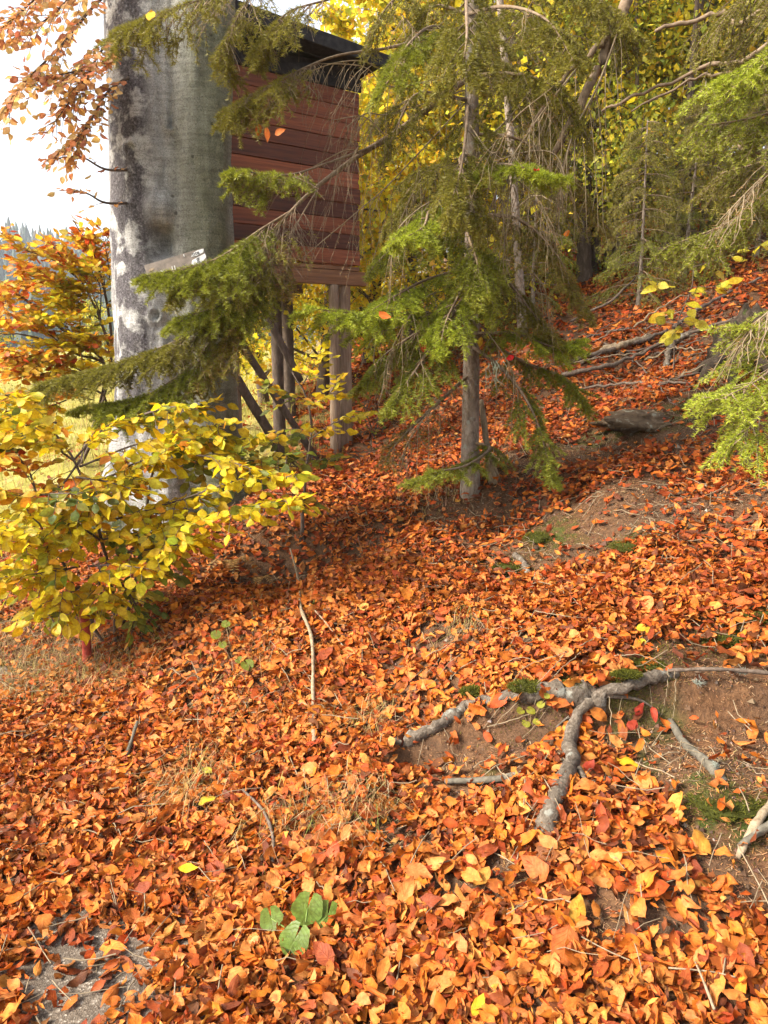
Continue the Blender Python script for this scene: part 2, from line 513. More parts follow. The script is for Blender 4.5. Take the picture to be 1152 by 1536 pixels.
M_BEAM = plank_material('brown_beam', (.09, .04, .02), (.19, .085, .035), (.28, .14, .06))
M_ROOF = wood_material('dark_roofing_felt', (.018, .017, .018), (.035, .033, .033), (.06, .056, .052), (20, 20, 20), .9, .4, .004)

def plain(name, c, rough=.6, spec=.3, var=.25, sc=40):
    m, nt, out = newmat(name)
    g = N(nt, 'ShaderNodeNewGeometry')
    n1 = noise(nt, g.outputs['Position'], sc, 5)
    col = ramp(nt, n1, [(.3, tuple(x * (1 - var) for x in c)), (.7, tuple(min(1, x * (1 + var)) for x in c))])
    finish(nt, out, col, rough, bump(nt, n1, .3, .002), spec)
    return m
M_RED = plain('faded_red_paint', (.26, .04, .025), .7, .2, .45, 60)
M_SIGN = plain('weathered_sign_board', (.15, .12, .095), .7, .3, .35, 25)
M_SIGNEDGE = plain('sign_edge', (.05, .045, .05), .7)
M_WHITE = plain('flaking_white_paint', (.5, .49, .46), .7, .3, .3, 120)
M_BLACK = plain('black_lettering', (.03, .03, .035), .6)
M_MOSS, nt, out = newmat('moss')
a = N(nt, 'ShaderNodeAttribute', attribute_name='col')
finish(nt, out, a.outputs['Color'], .9, None, .1, .25)
M_GRASS, nt, out = newmat('grass_blade')
a = N(nt, 'ShaderNodeAttribute', attribute_name='col')
finish(nt, out, a.outputs['Color'], .6, None, .25, .35)
M_ROCK = wood_material('lichened_rock', (.05, .033, .02), (.12, .08, .048), (.2, .145, .092), (22, 22, 22), .95, 1.0, .02, (.21, .2, .15))
M_PALELICHEN = plain('pale_beard_lichen', (.3, .32, .22), .9, .1, .2, 90)
M_LICHEN = plain('grey_lichen', (.20, .21, .17), .9, .1, .3, 90)

# ------------------------------------------------------------------ ground masks (pixel spots turned into places on the ground)
def spots(lst):
    return [(hit(px, py)[:2], rx * 1.22, ry * 1.25, rot, k) for (px, py, rx, ry, rot, k) in lst]
SOIL = spots([   # bare soil with needles: px, py, half sizes in metres along / across, turn, strength
    (1075, 1120, .30, .34, 0, 1), (1130, 1230, .22, .26, 0, 1), (960, 1100, .22, .09, .2, .8), (720, 1140, .26, .07, .2, .95), (740, 1180, .16, .05, 0, .85), (630, 1105, .10, .07, 0, .9),
    (900, 780, .48, .24, .2, .95), (840, 810, .25, .14, 0, .7), (690, 760, .26, .20, 0, .9), (960, 645, .85, .25, .25, .95), (1090, 640, .4, .3, 0, .7),
    (1120, 745, .28, .16, 0, .85), (1060, 970, .20, .08, .3, .7), (690, 960, .12, .08, 0, .7), (780, 865, .09, .09, 0, .7), (760, 1010, .2, .06, .1, .35),
    (900, 1180, .10, .09, 0, .7), (905, 1380, .07, .05, 0, .75), (740, 1335, .09, .06, 0, .6), 
    (1000, 1400, .05, .05, 0, .5), (890, 590, .5, .12, .2, .5), (950, 1000, .16, .06, 0, .5), (560, 1240, .1, .12, 0, .45), (440, 1210, .07, .14, 0, .5),
    (330, 990, .2, .1, 0, .4), (650, 1100, .10, .05, .2, .9), (770, 1068, .12, .03, 0, .7), (860, 1150, .05, .14, 0, .8), (1010, 1040, .16, .04, 0, .7), (770, 900, .3, .06, .1, .35), (830, 940, .25, .06, .1, .45), (700, 850, .25, .1, 0, .3), (1050, 800, .2, .1, 0, .4), (880, 700, .3, .12, 0, .6), (540, 1090, .08, .12, 0, .4)])
ROADBARE = spots([(140, 1462, .145, .125, .4, .95), (85, 1395, .07, .06, 0, .75), (100, 1510, .10, .09, 0, .9), (190, 1525, .09, .07, 0, .85)])
MOSSY = spots([(1090, 1210, .13, .11, 0, 1), (735, 1170, .05, .05, 0, .5), (930, 1155, .10, .08, 0, .9), (830, 800, .12, .12, 0, .9), (950, 825, .14, .1, 0, .9),
               (1090, 965, .1, .06, 0, 1), (900, 655, .25, .12, 0, .8), (590, 880, .1, .1, 0, .3), (960, 1090, .12, .1, 0, .6), (1000, 620, .3, .15, 0, .7)])
def field(lst, x, y):
    f = np.zeros_like(x)
    for c, rx, ry, rot, k in lst:
        dx, dy = x - c[0], y - c[1]
        u = dx * math.cos(rot) + dy * math.sin(rot); v = -dx * math.sin(rot) + dy * math.cos(rot)
        d = np.sqrt((u / rx) ** 2 + (v / ry) ** 2) + .5 * (vnoise(x * 9, y * 9, 31) - .5) + .3 * (vnoise(x * 25, y * 25, 32) - .5)
        f = np.maximum(f, k * (1 - sstep(.75, 1.12, d)))
    return f
def meadow_mask(x, y):
    s = sval(x, y)
    return sstep(-.03, -.19, x / np.maximum(y, .5)) * sstep(4.8, 6.5, np.hypot(x, y)) * (y > 0) + (y <= 0) * sstep(3, 6, np.hypot(x, y)) * (s < -3)

# ------------------------------------------------------------------ ground sheet
def warp(n, near, far, p):
    t = np.linspace(-1, 1, n)
    return near * t + (far - near) * np.sign(t) * np.abs(t) ** p
gx = warp(420, 5.2, 500, 9); gy = warp(460, 7.0, 500, 9) + 3.0
GX, GY = np.meshgrid(gx, gy)
GZ = height(GX, GY)
dsoil = field(SOIL, GX, GY)
cols = np.stack([np.clip(meadow_mask(GX, GY), 0, 1), dsoil, field(MOSSY, GX, GY)], -1).reshape(-1, 3)
idx = np.arange(GX.size).reshape(GX.shape)
Qg = np.stack([idx[:-1, :-1], idx[:-1, 1:], idx[1:, 1:], idx[1:, :-1]], -1).reshape(-1, 4)
ground = link('ground', np_mesh('ground', np.stack([GX, GY, GZ], -1).reshape(-1, 3), Qg, cols), M_GROUND, None, 'structure')
ground['label'] = 'brown forest soil of the slope rising from the path'

# the path: a strip of old asphalt along the foot of the slope
rd = np.array([-.66, .75]); rp = np.array([.75, .66]); ro = np.array([.1, 1.6])
tt = np.concatenate([np.linspace(-40, -4, 30), np.linspace(-3.8, 4, 80), np.linspace(4.4, 9, 20)])
ss = np.concatenate([np.linspace(-3.3, -.9, 24), np.linspace(-.85, -.32, 12)])
TT, SS = np.meshgrid(tt, ss)
edge = .08 * (vnoise(TT * 3, 0 * TT, 8) - .5)
SS2 = SS + np.where(SS > -.4, edge, 0)
PX = ro[0] + rd[0] * TT + rp[0] * SS2; PY = ro[1] + rd[1] * TT + rp[1] * SS2
PZ = height(PX, PY) + .008 + .006 * (vnoise(PX * 6, PY * 6, 9) - .5)
idx = np.arange(TT.size).reshape(TT.shape)
Qp = np.stack([idx[:-1, :-1], idx[1:, :-1], idx[1:, 1:], idx[:-1, 1:]], -1).reshape(-1, 4)
pth = link('path', np_mesh('path', np.stack([PX, PY, PZ], -1).reshape(-1, 3), Qp), M_ASPHALT, None, 'structure')
pth['label'] = 'grey asphalt path showing through the fallen leaves'

# ------------------------------------------------------------------ leaves
def leaf_grid(rows):
    v = np.linspace(0, 1, rows + 1)
    u = np.array([-1., 0, 1.])
    U_, V_ = np.meshgrid(u, v)
    idx = np.arange(U_.size).reshape(U_.shape)
    Q = np.stack([idx[:-1, :-1], idx[:-1, 1:], idx[1:, 1:], idx[1:, :-1]], -1).reshape(-1, 4)
    return U_.ravel(), V_.ravel(), Q
def leaf_profile(v):
    return np.sin(np.pi * np.clip(v, 0, 1) ** .86) ** .85 * (1 - .18 * v) + .012
def leaves(pos, D, Nn, L, asp, roll, curl, wave, col, rows=5, tipdark=.0, r=rng, crumple=.012):
    """batch of leaves. pos (n,3) base point, D tip direction, Nn normal. Returns V, Q, col, uv"""
    n = len(pos)
    U_, V_, Q0 = leaf_grid(rows)
    w = leaf_profile(V_)
    D = norm(D); X = norm(np.cross(D, Nn)); Z = np.cross(X, D)
    W = (L * asp * .5)[:, None]
    a = U_[None] * w[None] * (1 + crumple * 2.2 * r.normal(0, 1, (n, len(U_))))     # -1..1 across
    K = np.where(np.abs(roll) < .05, .05, roll)[:, None]
    xx = np.sin(a * K) / K * W
    zz = (1 - np.cos(a * K)) / K * W
    th = curl[:, None] * (V_[None] - .45)
    C = np.where(np.abs(curl) < .05, .05, curl)[:, None]
    yy = (np.sin(C * (V_[None] - .45)) / C + .45) * L[:, None]
    zc = (1 - np.cos(C * (V_[None] - .45))) / C * L[:, None]
    ph = r.uniform(0, 6.28, (n, 1)); 
    zz = zz + zc + wave[:, None] * L[:, None] * np.abs(U_)[None] * np.sin(V_[None] * 11 + ph + 1.5 * U_[None])
    tw = r.normal(0, .25, (n, 1)) * (V_[None] - .5) * xx
    zz = zz + tw + crumple * L[:, None] * r.normal(0, 1, (n, len(U_)))
    P = pos[:, None] + X[:, None] * xx[..., None] + D[:, None] * yy[..., None] + Z[:, None] * zz[..., None]
    m = len(U_)
    Q = (Q0[None] + (np.arange(n) * m)[:, None, None]).reshape(-1, 4)
    c = np.broadcast_to(col[:, None], (n, m, 3)).copy()
    if tipdark:
        e = (np.abs(U_) * .7 + np.abs(V_ - .5))[None, :, None]
        c *= 1 - tipdark * e * r.uniform(0, 1, (n, 1, 1))
    uv = np.broadcast_to(np.stack([U_, V_], -1)[None], (n, m, 2)).reshape(-1, 2)
    return P.reshape(-1, 3), Q, c.reshape(-1, 3), uv
def pick(palette, weights, n, var=.14, r=rng):
    p = np.asarray(palette, float); w = np.asarray(weights, float); w = w / w.sum()
    c = p[r.choice(len(p), n, p=w)]
    k = r.normal(1, var, (n, 1)); h = r.normal(0, var * .4, (n, 3))
    return np.clip(c * np.clip(k, .45, 1.7) * (1 + h), .004, .95)
def rand_dirs(n, r=rng):
    a = r.uniform(0, 2 * math.pi, n)
    return np.stack([np.cos(a), np.sin(a), 0 * a], -1)

LITTER = [(.64, .180, .020), (.70, .250, .045), (.50, .098, .013), (.36, .075, .016), (.72, .29, .075), (.20, .06, .02), (.74, .225, .022)]
def litter_colors(n, warm, r=rng):
    """warm 0 = fresh bright litter by the path, 1 = redder older litter up the slope"""
    a = pick(LITTER, [26, 26, 11, 7, 15, 10, 9], n, .18, r)
    b = pick(LITTER, [22, 12, 24, 24, 5, 18, 3], n, .17, r)
    return np.where((r.uniform(0, 1, n) < warm)[:, None], b, a)
def litter_density(x, y):
    s = sval(x, y)
    d = 1 - field(SOIL, x, y) * .96
    d = d * (1 - field(ROADBARE, x, y) * .95)
    d = d * (1 - .93 * np.clip(meadow_mask(x, y), 0, 1))
    # dry grass verge by the red post is only thinly covered
    g = np.exp(-(((x + 1.85) / .55) ** 2 + ((y - 3.55) / .5) ** 2))
    d = d * (1 - .8 * np.clip(g * 1.4, 0, 1))
    d = d * (.28 + .72 * sstep(-2.4, -1.0, s))
    th_ = sstep(.30, .52, vnoise(x * 4.2, y * 4.2, 41) * .6 + vnoise(x * 11, y * 11, 42) * .4)
    d = d * np.where(s > .1, .45 + .55 * th_, 1)
    return np.clip(d, 0, 1)
def scatter(n, r0, r1, az, r=rng):
    rr = np.sqrt(r.uniform(r0 * r0, r1 * r1, n)); a = r.uniform(az[0], az[1], n)
    return rr * np.sin(a), rr * np.cos(a)
def litter(n, r0, r1, az, L, rows, depth, flat=1.0):
    x, y = scatter(n, r0, r1, az)
    keep = rng.uniform(0, 1, n) < litter_density(x, y)
    x, y = x[keep], y[keep]; n = len(x)
    nr = gnormal(x, y)
    lay = rng.uniform(0, 1, n)
    z = height(x, y) + .010 + depth * lay * (.5 + vnoise(x * 3, y * 3, 12))
    tilt = rng.normal(0, .46 * flat, (n, 3))
    Nn = norm(nr + tilt * (.5 + .8 * lay[:, None]))
    Nn = np.where(rng.uniform(0, 1, (n, 1)) < .5, Nn, Nn)
    D = rand_dirs(n); D = norm(D - Nn * np.sum(D * Nn, 1, keepdims=True))
    Ls = rng.uniform(L[0], L[1], n) * np.clip(np.exp(rng.normal(-.05, .25, n)), .5, 1.6)
    roll = rng.normal(.25, 1.1, n); curl = rng.normal(.25, .85, n)
    warm = .2 + .75 * sstep(.6, 2.6, sval(x, y)) 
    warm = np.maximum(warm, .9 * sstep(3.8, 5, y))
    col = litter_colors(n, warm)
    # a few crumbled lower leaves are darker brown
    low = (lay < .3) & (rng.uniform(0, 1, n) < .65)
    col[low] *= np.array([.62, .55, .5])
    pos = np.stack([x, y, z], -1) - D * (Ls * .45)[:, None]
    return dict(pos=pos, D=D, Nn=Nn, L=Ls, asp=rng.uniform(.42, .66, n), roll=roll, curl=curl,
                wave=np.abs(rng.normal(0, .07, n)), col=col, lay=lay, x=x, y=y)
def project(p):
    q = p - np.array([0, 0, CAM_H])
    f = q[:, 1] * CP - q[:, 2] * SP; u = q[:, 1] * SP + q[:, 2] * CP
    return 576 + FPX * q[:, 0] / f, 768 - FPX * u / f, f
KEYS = ('pos', 'D', 'Nn', 'L', 'asp', 'roll', 'curl', 'wave', 'col')
def sub(d, m):
    return {k: d[k][m] for k in d}

litter_geo = Geo()
near = litter(44000, 1.25, 3.4, (-.78, .78), (.038, .060), 5, .030)
ppx, ppy, pf = project(near['pos'] + near['D'] * (near['L'] * .5)[:, None])
inview = (ppx > 15) & (ppx < 1137) & (ppy < 1520) & (near['lay'] > .72)
facing = np.abs(np.sum(near['Nn'] * norm(np.array([0, 0, CAM_H]) - near['pos']), 1))
score = np.where(inview, near['L'] / pf * (facing + .2), 0)
order = np.argsort(-score)
cand = order[:520]; chosen = rng.permutation(cand)[:292]
rest = np.ones(len(near['L']), bool); rest[chosen] = False
IND = sub(near, chosen)
for d, rows in ((sub(near, rest), 4), (litter(64000, 3.4, 6.2, (-.68, .68), (.036, .056), 4, .032), 3),
                (litter(30000, 6.2, 10, (-.45, .72), (.055, .09), 2, .03), 2), (litter(24000, 10, 22, (-.15, .7), (.10, .16), 1, .03), 2),
                (litter(16000, 1.4, 4.2, (-.7, .7), (.018, .032), 3, .034), 2), (litter(9000, .25, 1.25, (-3.14, 3.14), (.038, .060), 3, .025), 2), (litter(22000, 1.25, 3.4, (.78, 2.0), (.038, .060), 3, .03), 2), (litter(16000, 3.4, 6.2, (.68, 1.25), (.040, .060), 3, .03), 2),
                (litter(22000, 1.25, 3.4, (-2.0, -.78), (.038, .060), 3, .03), 2), (litter(12000, 3.4, 6.2, (-1.25, -.68), (.040, .060), 3, .03), 2)):
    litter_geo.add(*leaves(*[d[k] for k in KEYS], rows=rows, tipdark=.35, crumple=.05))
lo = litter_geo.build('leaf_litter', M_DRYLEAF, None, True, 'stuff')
tag(lo, 'thick carpet of fallen orange beech leaves covering the slope', 'leaf litter')

def leaf_object(name, pos, D, Nn, me, size, parent=None):
    """a single leaf: shared unit mesh (1 m long) placed by a matrix"""
    o = bpy.data.objects.new(name, me)
    COL.objects.link(o)
    D = norm(D); X = norm(np.cross(D, Nn)); Z = np.cross(X, D)
    off = np.zeros(3)
    if parent is not None:
        o.parent = parent; off = np.array(parent.location if parent.parent is None else parent.parent.location)
    p = pos - off
    o.matrix_basis = Matrix(((X[0] * size, D[0] * size, Z[0] * size, p[0]), (X[1] * size, D[1] * size, Z[1] * size, p[1]),
                             (X[2] * size, D[2] * size, Z[2] * size, p[2]), (0, 0, 0, 1)))
    return o
def leaf_variants(name, palette, weights, n, mat, roll=(.2, .9), curl=(.25, .6), wave=.04, asp=(.52, .7), rows=6, tipdark=.3, seed=1, var=.12, crumple=.012):
    r = np.random.default_rng(seed); out_ = []
    for i in range(n):
        V, Q, c, uv = leaves(np.zeros((1, 3)), np.array([[0, 1., 0]]), np.array([[0, 0, 1.]]), np.ones(1), r.uniform(*asp, 1),
                             r.normal(*roll, 1), r.normal(*curl, 1), np.abs(r.normal(0, wave, 1)), pick(palette, weights, 1, var, r), rows, tipdark, r, crumple)
        me = np_mesh(name, V, Q, c, uv); me.materials.append(mat); out_.append(me)
    return out_
LCLASS = [('bright orange', (0, 6), 20), ('pale tan-orange', (1, 4), 18), ('dark rust-red', (2, 3), 10)]
LV = []
for ci, (nm_, ids, cnt_) in enumerate(LCLASS):
    LV += [(nm_, m_) for m_ in leaf_variants('fallen_leaf', [LITTER[q_] for q_ in ids], [1, 1], cnt_, M_DRYLEAF, (.25, 1.1), (.25, .8), .06, (.45, .66), seed=3 + ci, crumple=.04)]
lvo = np.random.default_rng(9).permutation(len(LV))
for i in range(len(IND['L'])):
    p = IND['pos'][i] + np.array([0, 0, .008])
    o = leaf_object('fallen_leaf', p, IND['D'][i], IND['Nn'][i], LV[lvo[i % len(LV)]][1], IND['L'][i] * 1.0)
    nm_ = LV[lvo[i % len(LV)]][0]
    tag(o, 'loose %s beech leaf lying on top of the leaf carpet' % nm_, 'leaf', 'loose %s leaves on the leaf carpet' % nm_)

# ------------------------------------------------------------------ wood: big beech trunk
def lobe_r(th, lobes):
    d = np.stack([np.cos(th), np.sin(th)], -1)
    rs = []
    for (cx, cy_, rr) in lobes:
        cd = d[..., 0] * cx + d[..., 1] * cy_
        cr = d[..., 0] * cy_ - d[..., 1] * cx
        rs.append(cd + np.sqrt(np.maximum(rr * rr - cr * cr, 1e-4)))
    rs = np.stack(rs, 0)
    return np.log(np.sum(np.exp(rs * 90), 0)) / 90
BX, BY = -1.44, 5.25
bz0 = float(height(BX, BY)) 
nz_, na_ = 210, 130
zz = np.concatenate([np.linspace(-.25, 1.2, 60), np.concatenate([np.linspace(1.22, 2.5, 60), np.linspace(2.53, 9.5, nz_ - 120)])])
th = np.linspace(0, 2 * math.pi, na_, endpoint=False)
ZZ, TH = np.meshgrid(zz, th, indexing='ij')
R = lobe_r(TH, [(-.115, .01, .295), (.195, -.03, .225)])
flare = np.exp(-np.maximum(ZZ, -.1) / .32)
R = R * (1 + flare * (.28 + .30 * np.cos(5 * TH + 1.2) + .12 * np.cos(9 * TH))) * (1 - .012 * ZZ)
R += .045 * (vnoise(TH * 2.6, ZZ * .9, 21) - .5) + .022 * (vnoise(TH * 7, ZZ * 2.6, 22) - .5) + .010 * (vnoise(TH * 20, ZZ * 9, 23) - .5) + .006 * (vnoise(TH * 5, ZZ * 30, 24) - .5)
for (ta, tzz, ra) in ((255, 3.4, .045), (285, 2.9, .04), (238, 2.75, .035), (300, 3.9, .05), (248, 4.3, .04), (262, 1.75, .04), (290, 1.5, .05)):
    q_ = np.hypot((TH - math.radians(ta)) * .32, (ZZ + bz0 - tzz)) / ra
    R += .022 * np.exp(-(q_ - 1) ** 2 * 5) - .03 * np.exp(-q_ ** 2 * 3)
# burl above the sign and an old hollow
hx = (TH - math.radians(270)); 
R += .075 * np.exp(-((hx / .34) ** 2 + ((ZZ - (2.40 - bz0)) / .10) ** 2)) - .12 * np.exp(-((hx / .27) ** 4 + ((ZZ - (2.20 - bz0)) / .085) ** 4))
XX = BX + .043 * (ZZ - 1.2) + R * np.cos(TH); YY = BY + R * np.sin(TH)
rough_m = np.clip(-.2 + 1.7 * np.exp(-((np.angle(np.exp(1j * (TH - math.radians(222)))) / .5) ** 2)) * (1.25 - .06 * ZZ) * sstep(.2, 1.2, ZZ) * sstep(4.9, 3.0, ZZ) * 1.2 + .25, 0, 1)
alg_shade_m = np.clip(.05 + .95 * np.exp(-((np.angle(np.exp(1j * (TH - math.radians(330)))) / .75) ** 2)), 0, 1)  # right lobe: algae green, with its shaded side also put into the colour
moss_m = np.clip(1.0 * np.exp(-ZZ / .5) + .2 * alg_shade_m, 0, 1)
idx = np.arange(R.size).reshape(R.shape)
A = idx[:-1]; B = idx[1:]
Qb = np.stack([A, np.roll(A, -1, 1), np.roll(B, -1, 1), B], -1).reshape(-1, 4)
beech = thing('beech_tree', 'massive grey double-trunked beech beside the raised hut', 'tree', (BX, BY, bz0))
Vb = np.stack([XX - BX, YY - BY, ZZ], -1).reshape(-1, 3)
link('trunk', np_mesh('trunk', Vb, Qb, np.stack([rough_m, alg_shade_m, moss_m], -1).reshape(-1, 3)), M_BEECH, beech)

# ------------------------------------------------------------------ beech sprays (twigs with leaves in flat layers)
class Leafset:
    def __init__(self):
        self.p = []; self.d = []; self.n = []; self.l = []; self.t = []
    def arr(self):
        return [np.concatenate(x) for x in (self.p, self.d, self.n, self.l, self.t)]
def spray(P, wood, ls, r0=.008, ntw=12, tl=.28, gap=.035, L=(.05, .075), tilt=.35, face=.0, droop=.12, tone=0., r=rng, start=.1):
    """a branch with alternate twigs; leaves sit alternately along branch end and twigs"""
    Pm = smooth_path(P, 20)
    tlen = np.linalg.norm(np.diff(Pm, axis=0), axis=1).sum()
    wood.add(*[x for x in (lambda t: (t[0], t[1]))(tubes(Pm[None], np.linspace(r0, .0016, 20)[None], 5))])
    s = np.linspace(start, .97, ntw) + r.uniform(-.02, .02, ntw)
    T, S, U = frames(Pm[None]); T, S = T[0], S[0]
    i = np.clip(s * 19, 0, 18.99); k = i.astype(int); f = (i - k)[:, None]
    p0 = Pm[k] * (1 - f) + Pm[k + 1] * f
    tg = T[k]; sd = S[k] * np.where(np.arange(ntw) % 2, 1, -1)[:, None]
    dr = norm(tg * r.uniform(.5, 1.0, (ntw, 1)) + sd * r.uniform(.6, 1.1, (ntw, 1)) + np.array([0, 0, 1]) * r.uniform(-.42, .42, (ntw, 1)))
    ln = tl * (1.1 - .75 * s) * r.uniform(.55, 1.15, ntw)
    q = np.linspace(0, 1, 6)
    TW = p0[:, None] + dr[:, None] * (ln[:, None] * q)[..., None] - np.array([0, 0, 1.]) * (droop * ln[:, None] * q ** 2)[..., None]
    V, Q, uv = tubes(TW, np.broadcast_to(np.linspace(.0026, .0011, 6), (ntw, 6)), 3)
    wood.add(V, Q)
    segs = [(TW[j], ln[j]) for j in range(ntw)] + [(Pm[11:], tlen * .45)]
    for pts, l in segs:
        m = max(2, int(l / gap))
        u = np.linspace(.18, 1, m) * (len(pts) - 1)
        a = np.minimum(u.astype(int), len(pts) - 2); fr = (u - a)[:, None]
        pp = pts[a] * (1 - fr) + pts[a + 1] * fr
        t = norm(pts[a + 1] - pts[a])
        sdd = norm(np.cross(t, np.array([0, 0, 1.])) + 1e-6) * np.where(np.arange(m) % 2, 1, -1)[:, None]
        d = norm(t * r.uniform(.3, .9, (m, 1)) + sdd * r.uniform(.6, 1.0, (m, 1)) + np.array([0, 0, -1]) * r.uniform(-.1, .45, (m, 1)))
        d[-1] = t[-1]
        n = np.array([0, 0, 1.]) + r.normal(0, tilt, (m, 3)) + face * norm(np.array([0, 0, CAM_H]) - pp)
        n = norm(n); 
        ls.p.append(pp); ls.d.append(d); ls.n.append(n); ls.l.append(r.uniform(L[0], L[1], m)); ls.t.append(np.full(m, tone))
def place_leaves(root, ls, palettes, mat, limit=300, seed=5, foliage='foliage', rows=4, parent=None, roll=(.2, .65), curl=(.35, .5)):
    """the leaves that show largest become parts of their own, the rest one joined part"""
    p, d, n, l, t = ls.arr()
    x, y, f = project(p)
    fc = np.abs(np.sum(n * norm(np.array([0, 0, CAM_H]) - p), 1))
    vis = (x > -20) & (x < 1172) & (y > -20) & (y < 1556)
    sc_ = np.where(vis, l / f * (fc + .3), 0)
    order = np.argsort(-sc_)
    ch = order[:limit]; rs = order[limit:]
    par = parent or root
    vs = {}
    for tone, (pal, w) in palettes.items():
        vs[tone] = leaf_variants('leaf', pal, w, 18, mat, roll, curl, .05, (.5, .74), 5, .32, seed + int(tone * 10), .12)
    r = np.random.default_rng(seed)
    keys = np.array(sorted(palettes))
    for i in ch:
        kt = keys[np.argmin(np.abs(keys - t[i]))]
        leaf_object('leaf', p[i], d[i], n[i], vs[kt][r.integers(18)], l[i], par)
    if len(rs):
        g = Geo()
        for kt in keys:
            mk = rs[np.abs(keys[None] - t[rs][:, None]).argmin(1) == list(keys).index(kt)]
            if len(mk):
                m = len(mk); pal, w = palettes[kt]
                g.add(*leaves(p[mk], d[mk], n[mk], l[mk], r.uniform(.58, .74, m), r.normal(*roll, m), r.normal(*curl, m), np.abs(r.normal(0, .03, m)),
                              pick(pal, w, m, .14, r), rows, .32, r))
        g.build(foliage, mat, par, True, 'stuff')

YEL = ([(.90, .66, .02), (.88, .74, .03), (.74, .68, .04), (.46, .50, .04), (.88, .46, .02), (.20, .27, .03), (.72, .26, .03)], [34, 30, 18, 8, 6, 3, 1])
GRN = ([(.30, .36, .05), (.14, .20, .035), (.52, .50, .06), (.74, .55, .05), (.78, .40, .04)], [28, 26, 22, 16, 6])
ORG = ([(.82, .36, .03), (.80, .20, .03), (.80, .52, .05), (.60, .10, .03), (.78, .64, .08)], [30, 13, 32, 3, 18])
PAL = {0.0: YEL, 1.0: GRN, 2.0: ORG}

# --- the yellow beech shrub in front of the trunk
def hitv(px, py): return hit(px, py)
sb = hit(175, 962)
shrub = thing('beech_shrub', 'bushy young beech with bright yellow leaves in front of the beech trunk', 'shrub', sb)
ls = Leafset()
def stem(root, pts, r0, r1, mat, name='stem', seed=0):
    g = Geo(); V, Q, uv = limb(pts, r0, r1, 14, 6, .12, seed, .004); g.add(V, Q, uv=uv); return g.build(name, mat, root)
fork1 = at(150, 800, 3.55); fork2 = at(215, 800, 3.7)
stem(shrub, np.array([sb - [0, 0, .04], at(170, 890, 3.5), fork1, at(110, 690, 3.6), at(30, 500 + 100, 3.7)]), .011, .004, M_DARKBARK, seed=1)
stem(shrub, np.array([sb - [0.02, -.03, .04], at(200, 890, 3.6), fork2, at(235, 690, 3.9), at(270, 600, 4.1)]), .012, .004, M_DARKBARK, seed=2)
stem(shrub, np.array([sb - [.05, .0, .04], at(120, 900, 3.4), at(80, 820, 3.35), at(40, 760, 3.3)]), .009, .004, M_DARKBARK, seed=3)
SPR = [  # pixel path with distances, tone, twigs, twig length, face
    ([(150, 810, 3.55), (250, 790, 3.35), (350, 765, 3.15), (452, 745, 3.0)], 0, 20, .27, .75),
    ([(170, 780, 3.55), (270, 750, 3.4), (360, 720, 3.25), (445, 715, 3.15)], 0, 18, .25, .55),
    ([(180, 830, 3.5), (250, 820, 3.3), (300, 808, 3.2)], 0, 10, .22, .5),
    ([(120, 700, 3.6), (200, 668, 3.55), (290, 645, 3.5), (345, 632, 3.4)], 0, 18, .28, .5),
    ([(150, 720, 3.6), (230, 690, 3.6), (320, 665, 3.5), (400, 655, 3.4)], .0, 16, .26, .45),
    ([(235, 690, 3.8), (320, 690, 3.65), (390, 690, 3.5), (440, 680, 3.4)], 1, 14, .25, .45),
    ([(235, 700, 3.9), (270, 630, 3.9), (320, 600, 3.8)], 0, 9, .2, .5),
    ([(110, 690, 3.6), (60, 660, 3.5), (-20, 650, 3.4)], 0, 14, .3, .4),
    ([(110, 690, 3.6), (160, 640, 3.7), (230, 615, 3.8)], 0, 13, .25, .4),
    ([(60, 640, 3.7), (20, 620, 3.7), (-50, 600, 3.6)], 0, 12, .3, .4),
    ([(80, 820, 3.35), (30, 800, 3.2), (-60, 790, 3.0)], 0, 15, .3, .4),
    ([(120, 850, 3.4), (60, 860, 3.25), (-20, 870, 3.1)], 0, 15, .28, .5),
    ([(150, 810, 3.5), (90, 770, 3.4), (20, 740, 3.3), (-40, 730, 3.2)], 0, 16, .28, .4),
    ([(150, 850, 3.5), (150, 885, 3.3), (160, 905, 3.2)], 0, 9, .22, .6),
    ([(170, 860, 3.5), (200, 900, 3.35), (212, 935, 3.3)], 1, 9, .18, .6),
    ([(120, 880, 3.4), (90, 900, 3.25), (60, 930, 3.1)], 0, 10, .22, .6),
    ([(200, 820, 3.5), (230, 845, 3.35), (240, 862, 3.3)], 1, 8, .18, .6),
    ([(60, 760, 3.35), (40, 700, 3.4), (10, 690, 3.4)], 2, 10, .25, .4),
    ([(120, 690, 3.5), (90, 730, 3.35), (60, 740, 3.3)], 2, 8, .2, .4),
    ([(180, 770, 3.55), (130, 760, 3.4), (100, 790, 3.3)], 0, 10, .22, .5),
    ([(200, 790, 3.6), (230, 770, 3.5), (280, 780, 3.4)], 0, 10, .22, .6),
]
for k in range(32):
    px_ = rng.uniform(-30, 210) if k < 26 else rng.uniform(180, 330); py_ = rng.uniform(590, 905) if k < 26 else rng.uniform(620, 690); Y_ = rng.uniform(3.25, 3.85); a_ = rng.uniform(-2.6, .6)
    SPR.append(([(px_, py_, Y_), (px_ + 45 * math.cos(a_), py_ + 20 * math.sin(a_) + 4, Y_ - .06), (px_ + 95 * math.cos(a_), py_ + 40 * math.sin(a_) + 16, Y_ - .16)], rng.choice([0, 0, 0, 1, 2], p=[.28, .3, .3, .07, .05]), 7, .2, .5))
for k, (pts, tone, ntw, tl, fc) in enumerate(SPR):
    g = Geo(); spray(path(*pts), g, ls, .006, int(ntw * 1.7), tl, .027, (.048, .080), .8, fc, .32, float(tone))
    g.build('branch', M_DARKBARK, shrub)
place_leaves(shrub, ls, PAL, M_LEAF, 300, 21)

